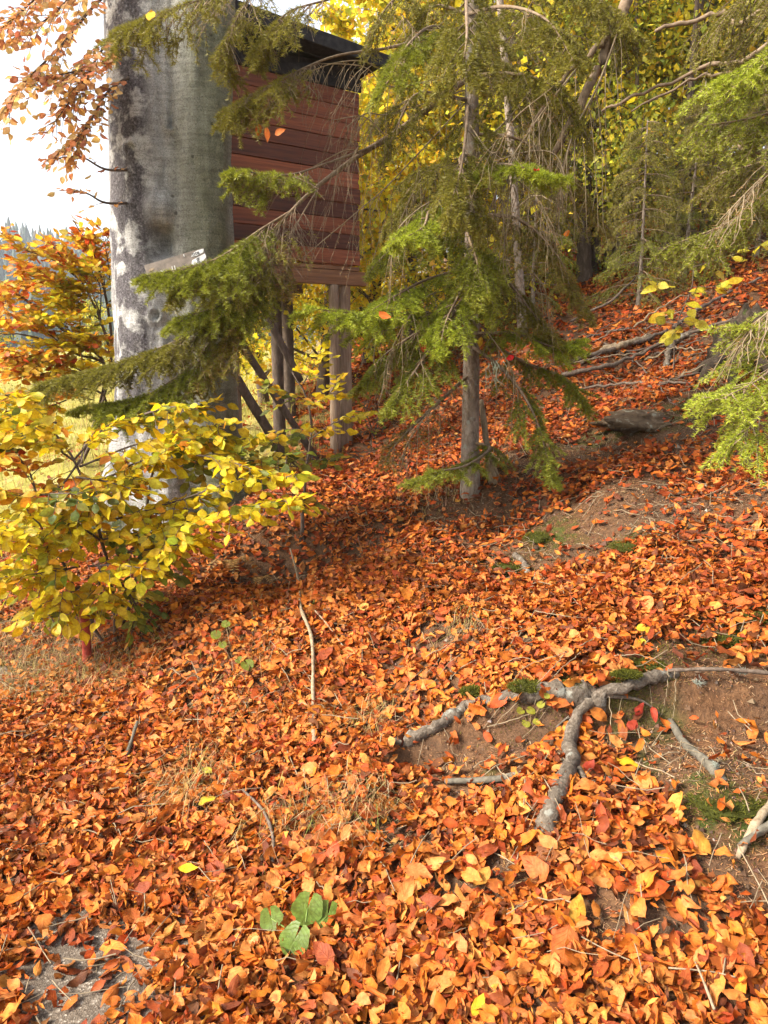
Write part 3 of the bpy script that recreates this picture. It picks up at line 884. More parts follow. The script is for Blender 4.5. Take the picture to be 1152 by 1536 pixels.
# --- slender sapling under the hut with greener leaves
b2 = hit(452, 812)
sap = thing('beech_sapling', 'slender beech sapling with green and yellow leaves in front of the hut posts', 'sapling', b2)
stem(sap, np.array([b2 - [0, 0, .03], at(456, 740, b2[1] + .05), at(466, 660, b2[1] + .15), at(462, 600, b2[1] + .2), at(440, 560, b2[1] + .2)]), .013, .004, M_DARKBARK, seed=5)
ls = Leafset(); Yb = b2[1]
for k, (pts, tone, ntw, tl, fc) in enumerate([
    ([(464, 660, Yb + .1), (500, 635, Yb), (545, 622, Yb - .1)], 0, 7, .16, .6),
    ([(462, 640, Yb + .1), (430, 655, Yb), (385, 665, Yb - .1)], 1, 9, .18, .6),
    ([(462, 610, Yb + .2), (490, 595, Yb + .1), (505, 575, Yb + .1)], 0, 7, .15, .6),
    ([(460, 600, Yb + .2), (430, 590, Yb + .1), (400, 575, Yb + .1)], 1, 8, .16, .6),
    ([(458, 700, Yb + .05), (480, 690, Yb), (495, 690, Yb - .1)], 1, 6, .14, .6),
    ([(458, 700, Yb + .05), (430, 700, Yb), (395, 705, Yb - .1)], 1, 7, .16, .6),
    ([(456, 740, Yb + .05), (450, 745, Yb - .1), (440, 755, Yb - .2)], 1, 6, .14, .6),
    ([(455, 575, Yb + .2), (470, 550, Yb + .1), (480, 530, Yb + .1)], 0, 6, .14, .6)]):
    g = Geo(); spray(path(*pts), g, ls, .004, int(ntw * 1.7), tl * 1.2, .034, (.055, .078), .5, fc, .15, float(tone)); g.build('branch', M_DARKBARK, sap)
place_leaves(sap, ls, PAL, M_LEAF, 300, 31)

# --- orange shrub beyond the trunk on the left, against the hill
b3 = hit(120, 640); b3 = np.array([-2.75, 6.6, float(height(-2.75, 6.6))])
osh = thing('orange_shrub', 'tall shrub with orange and red leaves against the far wooded hill', 'shrub', b3)
ls = Leafset(); Yo = 6.4
for k, pts in enumerate([[(165, 560, 6.5), (150, 480, 6.4), (120, 420, 6.3), (70, 360, 6.2)], [(160, 560, 6.6), (100, 500, 6.3), (40, 450, 6.1), (-20, 430, 6)],
                         [(160, 560, 6.5), (110, 530, 6.2), (50, 505, 6), (-10, 500, 5.9)], [(165, 560, 6.5), (160, 450, 6.5), (140, 380, 6.4), (110, 330, 6.3)],
                         [(160, 600, 6.4), (90, 580, 6.1), (30, 560, 5.9)]]):
    stem(osh, np.concatenate([[b3 - [0, 0, .05]], path(*pts)]), .016, .004, M_DARKBARK, 'stem', 40 + k)
for k, (pts, tone) in enumerate([
    ([(120, 420, 6.3), (80, 390, 6.2), (30, 372, 6.1), (10, 350, 6.1)], 2), ([(150, 480, 6.4), (100, 440, 6.3), (50, 400, 6.2), (30, 405, 6.2)], 2), ([(150, 470, 6.4), (120, 400, 6.4), (80, 370, 6.3)], 2),
    ([(160, 450, 6.5), (150, 390, 6.5), (120, 355, 6.4)], 2), ([(150, 480, 6.4), (150, 430, 6.3), (130, 400, 6.2)], 0), ([(100, 500, 6.3), (60, 470, 6.2), (20, 440, 6.1), (0, 470, 6)], 2),
    ([(110, 530, 6.2), (70, 500, 6.1), (30, 490, 6), (-10, 480, 5.9)], 2), ([(110, 520, 6.3), (100, 490, 6.1), (80, 480, 6)], 0), ([(110, 530, 6.2), (60, 540, 6), (0, 520, 5.9)], 2),
    ([(90, 580, 6.1), (50, 560, 6), (10, 560, 5.8)], 2), ([(90, 580, 6.1), (60, 590, 6), (0, 600, 5.8)], 0), ([(140, 560, 6.3), (110, 560, 6.1), (70, 570, 6)], 0),
    ([(160, 500, 6.4), (150, 510, 6.2), (120, 500, 6.1)], 2), ([(165, 420, 6.6), (160, 380, 6.5), (150, 340, 6.4)], 2), ([(160, 560, 6.4), (150, 530, 6.2), (130, 520, 6.1)], 0),
    ([(150, 470, 6.4), (110, 460, 6.3), (80, 450, 6.2)], 0), ([(150, 440, 6.4), (110, 430, 6.3), (90, 420, 6.2)], 0), ([(140, 600, 6.2), (90, 590, 6), (40, 600, 5.8)], 2), ([(130, 560, 6.2), (60, 530, 6), (10, 540, 5.9)], 2), ([(150, 520, 6.3), (90, 520, 6.1), (50, 540, 6)], 0), ([(100, 600, 6.1), (50, 620, 5.9), (0, 640, 5.8)], 0), ([(120, 420, 6.3), (60, 420, 6.2), (10, 430, 6.1)], 2)]):
    g = Geo(); spray(path(*pts), g, ls, .006, 24, .42, .036, (.065, .09), .6, .5, .1, float(tone)); g.build('branch', M_DARKBARK, osh)
place_leaves(osh, ls, PAL, M_LEAF, 300, 41)

# --- orange-leaved branches of the big beech hanging against the sky
for k, pts in enumerate([[(230, -120, 5.2), (160, -60, 5.0), (80, 20, 4.9), (20, 60, 4.8)], [(230, -60, 5.2), (150, 0, 4.9), (90, 70, 4.8), (30, 130, 4.7), (0, 180, 4.7)],
                         [(240, 0, 5.2), (165, 60, 4.9), (120, 130, 4.8), (70, 200, 4.8)], [(240, 100, 5.2), (170, 130, 4.9), (130, 190, 4.8), (95, 225, 4.8)],
                         [(240, 60, 5.2), (165, 90, 4.9), (100, 110, 4.8), (40, 120, 4.7)], [(240, 250, 5.2), (165, 255, 4.9), (120, 235, 4.8), (70, 240, 4.7)],
                         [(240, 300, 5.2), (165, 305, 4.9), (130, 290, 4.8), (95, 285, 4.8)], [(240, -80, 5.2), (120, -60, 4.9), (40, 10, 4.7), (-20, 60, 4.6)]]):
    g = Geo(); l2 = Leafset()
    thin = k in (5, 6)
    spray(path(*pts), g, l2, .011, 7 if thin else 31, .18 if thin else .42, .036, (.045, .066), .6, .7, .25, 2.0, start=.25)
    br = g.build('branch', M_DARKBARK, beech)
    SKYL = ([(.80, .44, .14), (.76, .34, .14), (.80, .54, .22), (.6, .24, .12), (.7, .55, .2)], [30, 20, 26, 10, 10])
    place_leaves(beech, l2, {2.0: SKYL}, M_LEAF, 34, 60 + k, 'foliage', 4, br)

# ------------------------------------------------------------------ spruce boughs
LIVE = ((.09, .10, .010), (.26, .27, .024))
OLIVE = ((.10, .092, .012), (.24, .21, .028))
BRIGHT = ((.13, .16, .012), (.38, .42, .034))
def bough(P, wood, ndl, r0=.012, n2=26, l2=.36, n3=7, l3=.15, droop=.22, nd=420, tone=LIVE, nlen=(.018, .028), nw=.0034, nmul=2.7, hang=.0, live0=.15, start=.1, bare=False, r=rng, sub=True, dry=.0, tw=1.0, wob=.006):
    Pm = smooth_path(P, 22)
    V, Q, uv = tubes(Pm[None], np.linspace(r0, .002, 22)[None], 5); wood.add(V, Q, uv=uv)
    nd = nd * nmul
    T, S, U = frames(Pm[None]); T, S = T[0], S[0]
    s = np.clip(np.linspace(start, .985, n2) + r.uniform(-.02, .02, n2), 0, .99)
    i = s * 21; k = i.astype(int); f = (i - k)[:, None]
    p0 = Pm[k] * (1 - f) + Pm[np.minimum(k + 1, 21)] * f
    sd = S[k] * np.where(np.arange(n2) % 2, 1, -1)[:, None]
    dr = norm(T[k] * r.uniform(.55, 1.0, (n2, 1)) + sd * r.uniform(.6, 1.1, (n2, 1)) + np.array([0, 0, 1]) * (r.uniform(-.35, .2, (n2, 1)) - hang))
    sl = (s - start) / (1 - start)
    ln = np.maximum(.06, l2 * (1.15 - sl) ** .6 * np.minimum(1, .55 + sl * 2) * r.uniform(.5, 1.15, n2))
    q = np.linspace(0, 1, 6)
    TW = p0[:, None] + dr[:, None] * (ln[:, None] * q)[..., None] - np.array([0, 0, 1.]) * ((droop + hang) * ln[:, None] * q ** 1.8)[..., None]
    TW += r.normal(0, wob, TW.shape) * q[None, :, None]
    V, Q, uv = tubes(TW, np.broadcast_to(np.linspace(.0032, .0012, 6) * tw, (n2, 6)), 3); wood.add(V, Q, uv=uv)
    sets = [(TW, ln, s, .25)]
    if n3:
        m = n2 * n3
        par = np.repeat(np.arange(n2), n3)
        u = np.tile(np.linspace(.15, .97, n3), n2) + r.uniform(-.04, .04, m); u = np.clip(u, .02, .985)
        a = (u * 5).astype(int); fr = (u * 5 - a)[:, None]
        pp = TW[par, a] * (1 - fr) + TW[par, np.minimum(a + 1, 5)] * fr
        t = norm(TW[par, np.minimum(a + 1, 5)] - TW[par, a])
        s2 = norm(np.cross(t, np.array([0, 0, 1.])) + 1e-6) * np.where(np.arange(m) % 2, 1, -1)[:, None]
        d3 = norm(t * r.uniform(.6, 1.1, (m, 1)) + s2 * r.uniform(.4, 1, (m, 1)) - np.array([0, 0, 1]) * r.uniform(-.1, .5 + hang, (m, 1)))
        l3_ = l3 * (1.15 - u) ** .5 * r.uniform(.4, 1.2, m) * np.clip(ln[par] / l2 * 1.4, .4, 1.2)
        q3 = np.linspace(0, 1, 4)
        T3 = pp[:, None] + d3[:, None] * (l3_[:, None] * q3)[..., None] - np.array([0, 0, 1.]) * (droop * .7 * l3_[:, None] * q3 ** 2)[..., None]
        V, Q, uv = tubes(T3, np.broadcast_to(np.linspace(.0017, .0009, 4) * tw, (m, 4)), 3); wood.add(V, Q, uv=uv)
        sets.append((T3, l3_, np.clip(s[par] * .5 + u * .5, 0, 1), 0))
    if bare and nd <= 0:
        return
    endp = Pm[14:]
    sets.append((endp[None], np.array([np.linalg.norm(np.diff(endp, axis=0), axis=1).sum()]), np.array([.9]), 0))
    for W_, l_, ss_, st in sets:
        cnt = np.maximum(1, (l_ * nd * (np.clip((ss_ - live0) * 6, 0, 1)) * (1 - st)).astype(int))
        cnt[ss_ < live0] = 0
        if cnt.sum() == 0:
            continue
        id_ = np.repeat(np.arange(len(l_)), cnt); m = len(id_)
        nn = W_.shape[1]
        u = st + (1 - st) * r.uniform(0, 1, m)
        a = np.minimum((u * (nn - 1)).astype(int), nn - 2); fr = (u * (nn - 1) - a)[:, None]
        pp = W_[id_, a] * (1 - fr) + W_[id_, a + 1] * fr
        t = norm(W_[id_, a + 1] - W_[id_, a])
        ref = np.where(np.abs(t[:, 2:3]) > .9, np.array([1., 0, 0]), np.array([0, 0, 1.]))
        sx_ = norm(np.cross(t, ref)); ux = np.cross(sx_, t)
        ph = r.normal(1.57, 1.35, m)
        rad = sx_ * np.cos(ph)[:, None] + ux * np.sin(ph)[:, None]
        d = norm(t * r.uniform(.35, .9, (m, 1)) + rad)
        w = norm(np.cross(d, r.normal(0, 1, (m, 3)))) * nw * .5
        l = r.uniform(nlen[0], nlen[1], m)[:, None]
        V = np.stack([pp - w, pp + w, pp + d * l], 1).reshape(-1, 3)
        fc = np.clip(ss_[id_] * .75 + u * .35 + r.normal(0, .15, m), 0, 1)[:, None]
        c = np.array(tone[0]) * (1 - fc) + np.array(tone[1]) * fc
        c *= r.normal(1, .18, (m, 1))
        if dry:
            dm = r.uniform(0, 1, m) < dry
            c[dm] = np.array([.30, .17, .06]) * r.uniform(.6, 1.2, (dm.sum(), 1))
        ndl.add(V, np.arange(m * 3).reshape(-1, 3), np.repeat(np.clip(c, .004, .9), 3, 0))

def make_bough(root, pts, mat=M_BRANCH, **kw):
    w = Geo(); n = Geo()
    bough(pts, w, n, **kw)
    b = w.build('branch', mat, root)
    if n.n:
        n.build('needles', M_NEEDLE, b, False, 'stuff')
    return b
def trunk_geo(base, top, r0, r1, seed, sides=14, n=40, rough=.06, flare=.35):
    P = smooth_path(np.array([base - [0, 0, .15], base * .7 + top * .3 + [.02, 0, 0], top]), n)
    t = np.linspace(0, 1, n)
    L = np.linalg.norm(top - base)
    R = r0 + (r1 - r0) * t + r0 * flare * np.exp(-t * L / .18)
    V, Q, uv = tubes(P[None], R[None], sides)
    c = np.repeat(P, sides, 0)
    k = 1 + rough * 2 * (vnoise(V[:, 0] * 40 + V[:, 1] * 31 + seed, V[:, 2] * 16, seed) - .5) + rough * 2 * (vnoise(V[:, 0] * 14 + V[:, 1] * 17, V[:, 2] * 3, seed + 3) - .5)
    return c + (V - c) * k[:, None], Q, uv

# --- the slim spruce on the slope
s1b = hit(706, 742)
spruce = thing('spruce_tree', 'slim spruce with lichened trunk and drooping boughs on the leafy slope', 'tree', s1b)
top = np.array([s1b[0] - .22, s1b[1] + .25, 8.5])
g = Geo(); V, Q, uv = trunk_geo(s1b, top, .058, .016, 3); g.add(V, Q, uv=uv); g.build('trunk', M_SPRUCEBARK, spruce)
YS = s1b[1]
def tz(z):
    f = (z - s1b[2]) / (8.5 - s1b[2]); return s1b + (top - s1b) * f
def s1(py): 
    # point on the trunk seen at pixel row py
    best = min((abs(project(np.array([tz(z)]))[1][0] - py), z) for z in np.linspace(s1b[2], 7.5, 240)); return tz(best[1])
def bp(py, *pts):
    return np.concatenate([[s1(py)], path(*pts)])
LOW = [
    dict(p=bp(660, (735, 672, YS - .15), (700, 698, YS - .45), (655, 708, YS - .6), (622, 722, YS - .65)), l2=.15, n2=16, tone=LIVE),
    dict(p=bp(560, (640, 620, YS - .2), (600, 660, YS - .3), (575, 690, YS - .35)), l2=.20, n2=12, tone=OLIVE, nd=160, dry=.3),
    dict(p=bp(500, (770, 500, YS - .2), (830, 520, YS - .3), (868, 512, YS - .3)), l2=.22, n2=20, tone=BRIGHT),
    dict(p=bp(520, (760, 560, YS - .3), (800, 620, YS - .45), (822, 690, YS - .5), (830, 712, YS - .5)), l2=.17, n2=18, tone=LIVE, hang=.2),
    dict(p=bp(490, (780, 540, YS - .1), (850, 570, YS - .2), (880, 612, YS - .2)), l2=.20, n2=18, tone=LIVE),
    dict(p=bp(470, (620, 470, YS - .3), (540, 470, YS - .5), (460, 462, YS - .7)), l2=.30, n2=26, tone=BRIGHT, hang=.15),
    dict(p=bp(450, (640, 490, YS - .1), (580, 530, YS - .15), (540, 575, YS - .2)), l2=.30, n2=22, tone=LIVE, hang=.3),
    dict(p=bp(430, (660, 500, YS - .4), (620, 560, YS - .6), (590, 600, YS - .6)), l2=.26, n2=20, tone=LIVE, hang=.25),
    dict(p=bp(400, (640, 420, YS - .3), (600, 440, YS - .5), (550, 470, YS - .6)), l2=.26, n2=20, tone=BRIGHT, hang=.15),
    dict(p=bp(380, (760, 420, YS - .2), (800, 470, YS - .3), (850, 520, YS - .3)), l2=.28, n2=20, tone=OLIVE, hang=.3),
    dict(p=bp(330, (640, 330, YS - .2), (600, 360, YS - .4), (560, 400, YS - .5)), l2=.24, n2=16, tone=LIVE, hang=.2, nd=300),
    dict(p=bp(320, (780, 330, YS - .2), (840, 390, YS - .3), (880, 470, YS - .3)), l2=.32, n2=20, tone=OLIVE, hang=.4, dry=.2),
    dict(p=bp(280, (740, 250, YS - .4), (780, 250, YS - .7), (840, 268, YS - .8)), l2=.20, n2=22, tone=BRIGHT),
    dict(p=bp(290, (650, 310, YS - .4), (635, 340, YS - .7), (600, 360, YS - .8)), l2=.20, n2=16, tone=BRIGHT, hang=.1),
    dict(p=bp(200, (780, 210, YS), (850, 260, YS + .1), (910, 340, YS + .1)), l2=.36, n2=20, tone=OLIVE, hang=.4, dry=.25),
    dict(p=bp(150, (630, 140, YS - .2), (600, 180, YS - .3), (580, 230, YS - .3)), l2=.26, n2=16, tone=OLIVE, hang=.25, nd=300),
    dict(p=bp(120, (760, 110, YS - .3), (830, 130, YS - .4), (880, 200, YS - .5)), l2=.36, n2=20, tone=OLIVE, hang=.35),
    dict(p=bp(60, (650, 40, YS - .4), (610, 70, YS - .7), (585, 120, YS - .9)), l2=.28, n2=18, tone=LIVE, hang=.25),
    dict(p=bp(20, (760, 10, YS - .4), (820, 30, YS - .7), (860, 90, YS - .9)), l2=.36, n2=20, tone=OLIVE, hang=.35),
    dict(p=bp(-40, (700, 10, YS - .8), (700, 60, YS - 1.1), (690, 120, YS - 1.2)), l2=.28, n2=18, tone=OLIVE, hang=.35),
    dict(p=bp(-60, (640, -40, YS - .3), (590, 0, YS - .5), (560, 40, YS - .5)), l2=.30, n2=16, tone=OLIVE, hang=.4, nd=200),
    dict(p=bp(-60, (820, -60, YS - .2), (900, 0, YS - .4), (960, 60, YS - .4)), l2=.36, n2=20, tone=OLIVE, hang=.35),
    dict(p=bp(360, (720, 380, YS - .3), (730, 420, YS - .5), (735, 470, YS - .55)), l2=.20, n2=16, tone=LIVE, hang=.3),
    dict(p=bp(160, (700, 190, YS - .5), (690, 260, YS - .8), (670, 320, YS - .85)), l2=.24, n2=14, tone=OLIVE, hang=.3),
    # long boughs that sweep past the hut and reach the beech; only their ends carry needles
    dict(p=bp(120, (600, 195, YS - .1), (540, 232, YS - .2), (470, 285, YS - .35), (425, 330, YS - .45), (370, 395, YS - .5), (250, 440, YS - .55)), l2=.36, n2=56, tone=OLIVE, hang=.2, r0=.020, live0=.66, nd=420, start=.6),
    dict(p=path((560, 220, YS - .18), (490, 245, YS - .4), (430, 262, YS - .6), (345, 255, YS - .7)), l2=.18, n2=26, tone=LIVE, hang=.2, r0=.008, live0=.55, start=.5),
    dict(p=path((440, 315, YS - .42), (390, 345, YS - .5), (320, 390, YS - .62), (215, 415, YS - .7)), l2=.34, n2=44, tone=LIVE, hang=.1, r0=.008, live0=.25, nd=420, start=.2),
    dict(p=path((400, 360, YS - .47), (375, 430, YS - .5), (340, 505, YS - .5), (290, 570, YS - .5)), l2=.34, n2=40, tone=OLIVE, hang=.3, r0=.008, live0=.2, nd=340, dry=.2, start=.15),
    dict(p=path((380, 385, YS - .49), (320, 480, YS - .5), (190, 540, YS - .5), (50, 578, YS - .5)), l2=.34, n2=60, tone=OLIVE, hang=.1, r0=.007, live0=.3, nd=420, start=.25),
    dict(p=path((372, 395, YS - .5), (310, 520, YS - .5), (225, 590, YS - .5), (120, 612, YS - .5)), l2=.32, n2=54, tone=LIVE, hang=.1, r0=.007, live0=.3, nd=420, start=.25),
    dict(p=path((420, 335, YS - .45), (400, 410, YS - .5), (350, 450, YS - .6), (260, 480, YS - .65)), l2=.30, n2=36, tone=LIVE, hang=.25, r0=.007, live0=.25, nd=420, start=.2),
    dict(p=path((480, 278, YS - .33), (440, 350, YS - .5), (430, 420, YS - .55)), l2=.22, n2=20, tone=OLIVE, hang=.4, r0=.005, live0=.5, nd=160, dry=.4, start=.3),
    dict(p=bp(40, (590, 70, YS - .1), (500, 85, YS - .3), (420, 120, YS - .45), (340, 165, YS - .5)), l2=.28, n2=40, tone=OLIVE, hang=.25, r0=.010, live0=.62, nd=420, start=.55),
    dict(p=bp(-60, (520, -50, YS - .2), (400, -30, YS - .4), (270, 10, YS - .6), (175, 45, YS - .6)), l2=.28, n2=36, tone=OLIVE, hang=.25, r0=.010, live0=.6, nd=380, start=.55),
    dict(p=bp(-60, (520, -70, YS - .1), (420, -50, YS - .3), (360, 20, YS - .5), (335, 90, YS - .5)), l2=.26, n2=30, tone=OLIVE, hang=.3, r0=.010, live0=.62, nd=360, start=.55),
]
LOW.append(dict(p=bp(90, (740, 90, YS + .1), (790, 140, YS + .1), (830, 200, YS + .1)), l2=.36, n2=22, tone=OLIVE, hang=.35))
LOW.append(dict(p=bp(20, (650, 10, YS + .1), (615, 60, YS + .1), (600, 130, YS + .1)), l2=.3, n2=20, tone=OLIVE, hang=.35))
LOW.append(dict(p=bp(260, (650, 250, YS + .2), (610, 290, YS + .2), (580, 340, YS + .2)), l2=.28, n2=18, tone=OLIVE, hang=.3))
LOW.append(dict(p=bp(330, (700, 345, YS - .5), (715, 390, YS - .7), (720, 430, YS - .75)), l2=.24, n2=18, tone=LIVE, hang=.3))
LOW.append(dict(p=bp(230, (690, 240, YS - .5), (705, 290, YS - .7), (715, 330, YS - .75)), l2=.24, n2=18, tone=OLIVE, hang=.3))
LOW.append(dict(p=bp(420, (690, 440, YS - .4), (670, 480, YS - .6), (660, 520, YS - .65)), l2=.22, n2=18, tone=BRIGHT, hang=.3))
LOW.append(dict(p=bp(-40, (560, -20, YS - .2), (490, 0, YS - .4), (430, 20, YS - .5), (385, 70, YS - .5)), l2=.24, n2=26, tone=OLIVE, hang=.3, r0=.009, live0=.55, nd=320, start=.5))
for k, d in enumerate(LOW):
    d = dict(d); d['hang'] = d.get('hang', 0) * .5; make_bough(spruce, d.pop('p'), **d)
# dead, bare, pale twigs of the same spruce
DEAD = [
    bp(110, (590, 130, YS - .2), (545, 100, YS - .3), (470, 95, YS - .35)), bp(130, (590, 170, YS - .2), (550, 170, YS - .3), (520, 190, YS - .35)),
    bp(150, (590, 270, YS - .2), (545, 310, YS - .3), (450, 390, YS - .4)), bp(230, (760, 180, YS - .3), (800, 130, YS - .4)),
    bp(260, (780, 230, YS - .3), (830, 230, YS - .5), (850, 270, YS - .6)), bp(300, (760, 270, YS - .4), (800, 290, YS - .6), (830, 340, YS - .7)),
    bp(240, (640, 260, YS - .3), (600, 330, YS - .4)), bp(340, (660, 300, YS - .4), (600, 340, YS - .6), (585, 400, YS - .6)),
    bp(410, (760, 390, YS - .3), (810, 420, YS - .4), (830, 480, YS - .4)), bp(440, (650, 440, YS - .4), (610, 480, YS - .6), (580, 540, YS - .6)),
    bp(470, (740, 510, YS - .3), (770, 560, YS - .4), (780, 620, YS - .4)), bp(560, (660, 600, YS - .3), (620, 650, YS - .4), (600, 690, YS - .4)),
    bp(100, (640, 60, YS - .5), (600, 20, YS - .7)), bp(80, (760, 60, YS - .5), (800, 0, YS - .7)),
    bp(180, (740, 230, YS - .6), (770, 180, YS - .8), (830, 130, YS - .9)), bp(500, (660, 470, YS - .3), (600, 490, YS - .5), (560, 500, YS - .6)),
]
for k, p in enumerate(DEAD):
    make_bough(spruce, p, M_TWIG, r0=.0045, n2=15, l2=.32, n3=4, l3=.14, tw=.65, hang=.55, droop=.5, nd=14, dry=1.0, live0=.2)
for p in (path((580, 110, YS - .3), (545, 92, YS - .35), (500, 95, YS - .4), (455, 112, YS - .4)), path((575, 200, YS - .3), (545, 175, YS - .35), (500, 180, YS - .4)), path((545, 232, YS - .3), (520, 225, YS - .4), (470, 250, YS - .4))):
    make_bough(spruce, p, M_TWIG, r0=.004, n2=9, l2=.40, n3=3, l3=.2, hang=.6, droop=.6, nd=0, bare=True, tw=.55, wob=.02)
# pale forked broken limb leaning at its foot
st = hit(745, 722)
stub = thing('broken_limb', 'pale split broken limb leaning at the foot of the slim spruce', 'branch', st)
g = Geo(); V, Q, uv = limb(np.array([st - [0, 0, .05], at(735, 690, st[1] + .02), at(728, 650, st[1] + .05), at(722, 600, st[1] + .1)]), .035, .012, 20, 10, .3, 4); g.add(V, Q, uv=uv)
g.build('limb', M_PALESTICK, stub)
g = Geo()
for k in range(5):
    a = rng.uniform(0, 6.28)
    V, Q, uv = limb(np.array([at(735, 690, st[1]) + [.02 * math.cos(a), .02 * math.sin(a), 0], st + [.035 * math.cos(a), .035 * math.sin(a), rng.uniform(-.02, .05)]]), .008, .002, 5, 6, .1, k)
    g.add(V, Q, uv=uv)
g.build('splinters', M_PALESTICK, stub)

# --- spruce just outside the frame on the right: its boughs reach in
s2b = np.array([2.75, 3.55, float(height(2.75, 3.55))])
spr2 = thing('spruce_tree', 'spruce with bright green boughs reaching over the mossy rock', 'tree', s2b)
g = Geo(); V, Q, uv = trunk_geo(s2b, np.array([2.8, 3.7, 9.5]), .13, .03, 8); g.add(V, Q, uv=uv); g.build('trunk', M_SPRUCEBARK, spr2)
def t2(z): return np.array([2.76, 3.6, z])
for d in [
    dict(p=np.concatenate([[t2(1.9)], path((1230, 480, 3.0), (1150, 560, 2.8), (1080, 600, 2.7))]), l2=.34, n2=30, tone=BRIGHT, nd=560),
    dict(p=np.concatenate([[t2(1.8)], path((1230, 520, 2.9), (1150, 610, 2.7), (1110, 660, 2.65))]), l2=.30, n2=26, tone=BRIGHT, nd=560, hang=.2),
    dict(p=np.concatenate([[t2(2.0)], path((1230, 440, 3.0), (1160, 490, 2.9), (1090, 490, 2.85))]), l2=.24, n2=24, tone=BRIGHT, nd=480, dry=.15),
    dict(p=np.concatenate([[t2(3.0)], path((1240, 60, 3.2), (1150, 90, 3.2), (1060, 130, 3.2))]), l2=.40, n2=34, tone=BRIGHT, nd=480),
    dict(p=np.concatenate([[t2(3.0)], path((1240, 120, 3.3), (1150, 170, 3.3), (1050, 190, 3.35))]), l2=.42, n2=34, tone=LIVE, nd=480, hang=.2),
    dict(p=np.concatenate([[t2(2.6)], path((1240, 240, 3.3), (1150, 300, 3.4), (1080, 340, 3.45), (1000, 370, 3.5))]), l2=.36, n2=34, tone=LIVE, nd=480, hang=.1),
    dict(p=np.concatenate([[t2(2.7)], path((1240, 200, 3.4), (1150, 240, 3.5), (1080, 260, 3.6))]), l2=.45, n2=30, tone=OLIVE, nd=420, hang=.3),
    dict(p=np.concatenate([[t2(3.6)], path((1240, -60, 3.3), (1150, -30, 3.4), (1080, 30, 3.5))]), l2=.45, n2=30, tone=OLIVE, nd=420, hang=.3),
]:
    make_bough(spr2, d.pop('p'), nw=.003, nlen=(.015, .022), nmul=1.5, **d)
for p in [np.concatenate([[t2(2.5)], path((1210, 220, 3.1), (1150, 260, 3.1), (1080, 330, 3.1))]), np.concatenate([[t2(2.1)], path((1230, 430, 2.9), (1150, 470, 2.8), (1110, 520, 2.8))])]:
    make_bough(spr2, p, M_TWIG, r0=.007, n2=20, l2=.34, n3=4, l3=.12, hang=.2, droop=.3, nd=20, dry=1.0)
# the thick bare hanging limb and its fork, and long thin bare branches
for (pts, r0, r1) in [
    ([t2(5.2), at(1080, -220, 4.1), at(945, -5, 4.1), at(905, 90, 4.1), at(868, 160, 4.05), at(833, 228, 4.0)], .040, .016),
    ([at(912, 55, 4.1), at(880, 85, 4.05), at(835, 130, 4.0), at(795, 195, 3.95)], .016, .007),
    ([t2(4.2), at(1160, 0, 3.9), at(1080, 20, 4.0), at(985, 45, 4.1)], .020, .008),
    ([t2(3.7), at(1160, 60, 3.9), at(1060, 100, 4.0), at(940, 150, 4.2), at(905, 165, 4.3)], .016, .006),
    ([t2(3.6), at(1160, 80, 4.1), at(1050, 115, 4.3), at(950, 165, 4.4)], .012, .005),
    ([t2(2.9), at(1180, 218, 3.4), at(1100, 220, 3.5)], .012, .006)]:
    g = Geo(); V, Q, uv = limb(np.array(pts), r0, r1, 26, 8, .18, 5, .006); g.add(V, Q, uv=uv); g.build('branch', M_BRANCH, spr2)
make_bough(spr2, path((945, -5, 4.1), (900, 120, 4.0), (860, 200, 3.9), (840, 280, 3.85)), M_TWIG, r0=.006, n2=20, l2=.4, n3=5, l3=.16, hang=.8, droop=.4, nd=0, bare=True)
make_bough(spr2, path((880, 85, 4.05), (820, 160, 3.9), (760, 250, 3.85), (740, 300, 3.8)), M_TWIG, r0=.006, n2=20, l2=.4, n3=5, l3=.16, hang=.7, droop=.4, nd=0, bare=True)

# ------------------------------------------------------------------ the raised hut
X_ = norm(np.array([1.09, .80, 0])); N_ = np.array([X_[1], -X_[0], 0]); B_ = -N_; Z_ = np.array([0, 0, 1.])
C0 = np.array([-1.36, 6.38, 0]); WL = 1.40; WD = 1.25
hz = float(height(-.6, 7.2))
hut = thing('raised_hut', 'red-brown plank hut on posts with a dark roof behind the beech', 'hut', (C0[0], C0[1], hz))
def hp(a, b, z): return C0 + X_ * a + B_ * b + Z_ * z
hr = np.random.default_rng(4)
Z0, Z1 = 2.28, 3.73; npl = 11; ph = (Z1 - Z0) / npl
def boardobj(name, c, sx, sy, sz, X, Y, Z, mat, parent, bev=.004):
    """board mesh in its own axes so that its grain runs along it"""
    g = Geo(); I = np.eye(3); box(g, (0, 0, 0), sx, sy, sz, I[0], I[1], I[2], bev=bev)
    o = link(name, g.mesh(name, smooth=False), mat, parent)
    p = np.asarray(c) - np.array(parent.location if parent.parent is None else parent.parent.location)
    o.matrix_basis = Matrix(((X[0], Y[0], Z[0], p[0]), (X[1], Y[1], Z[1], p[1]), (X[2], Y[2], Z[2], p[2]), (0, 0, 0, 1)))
    return o
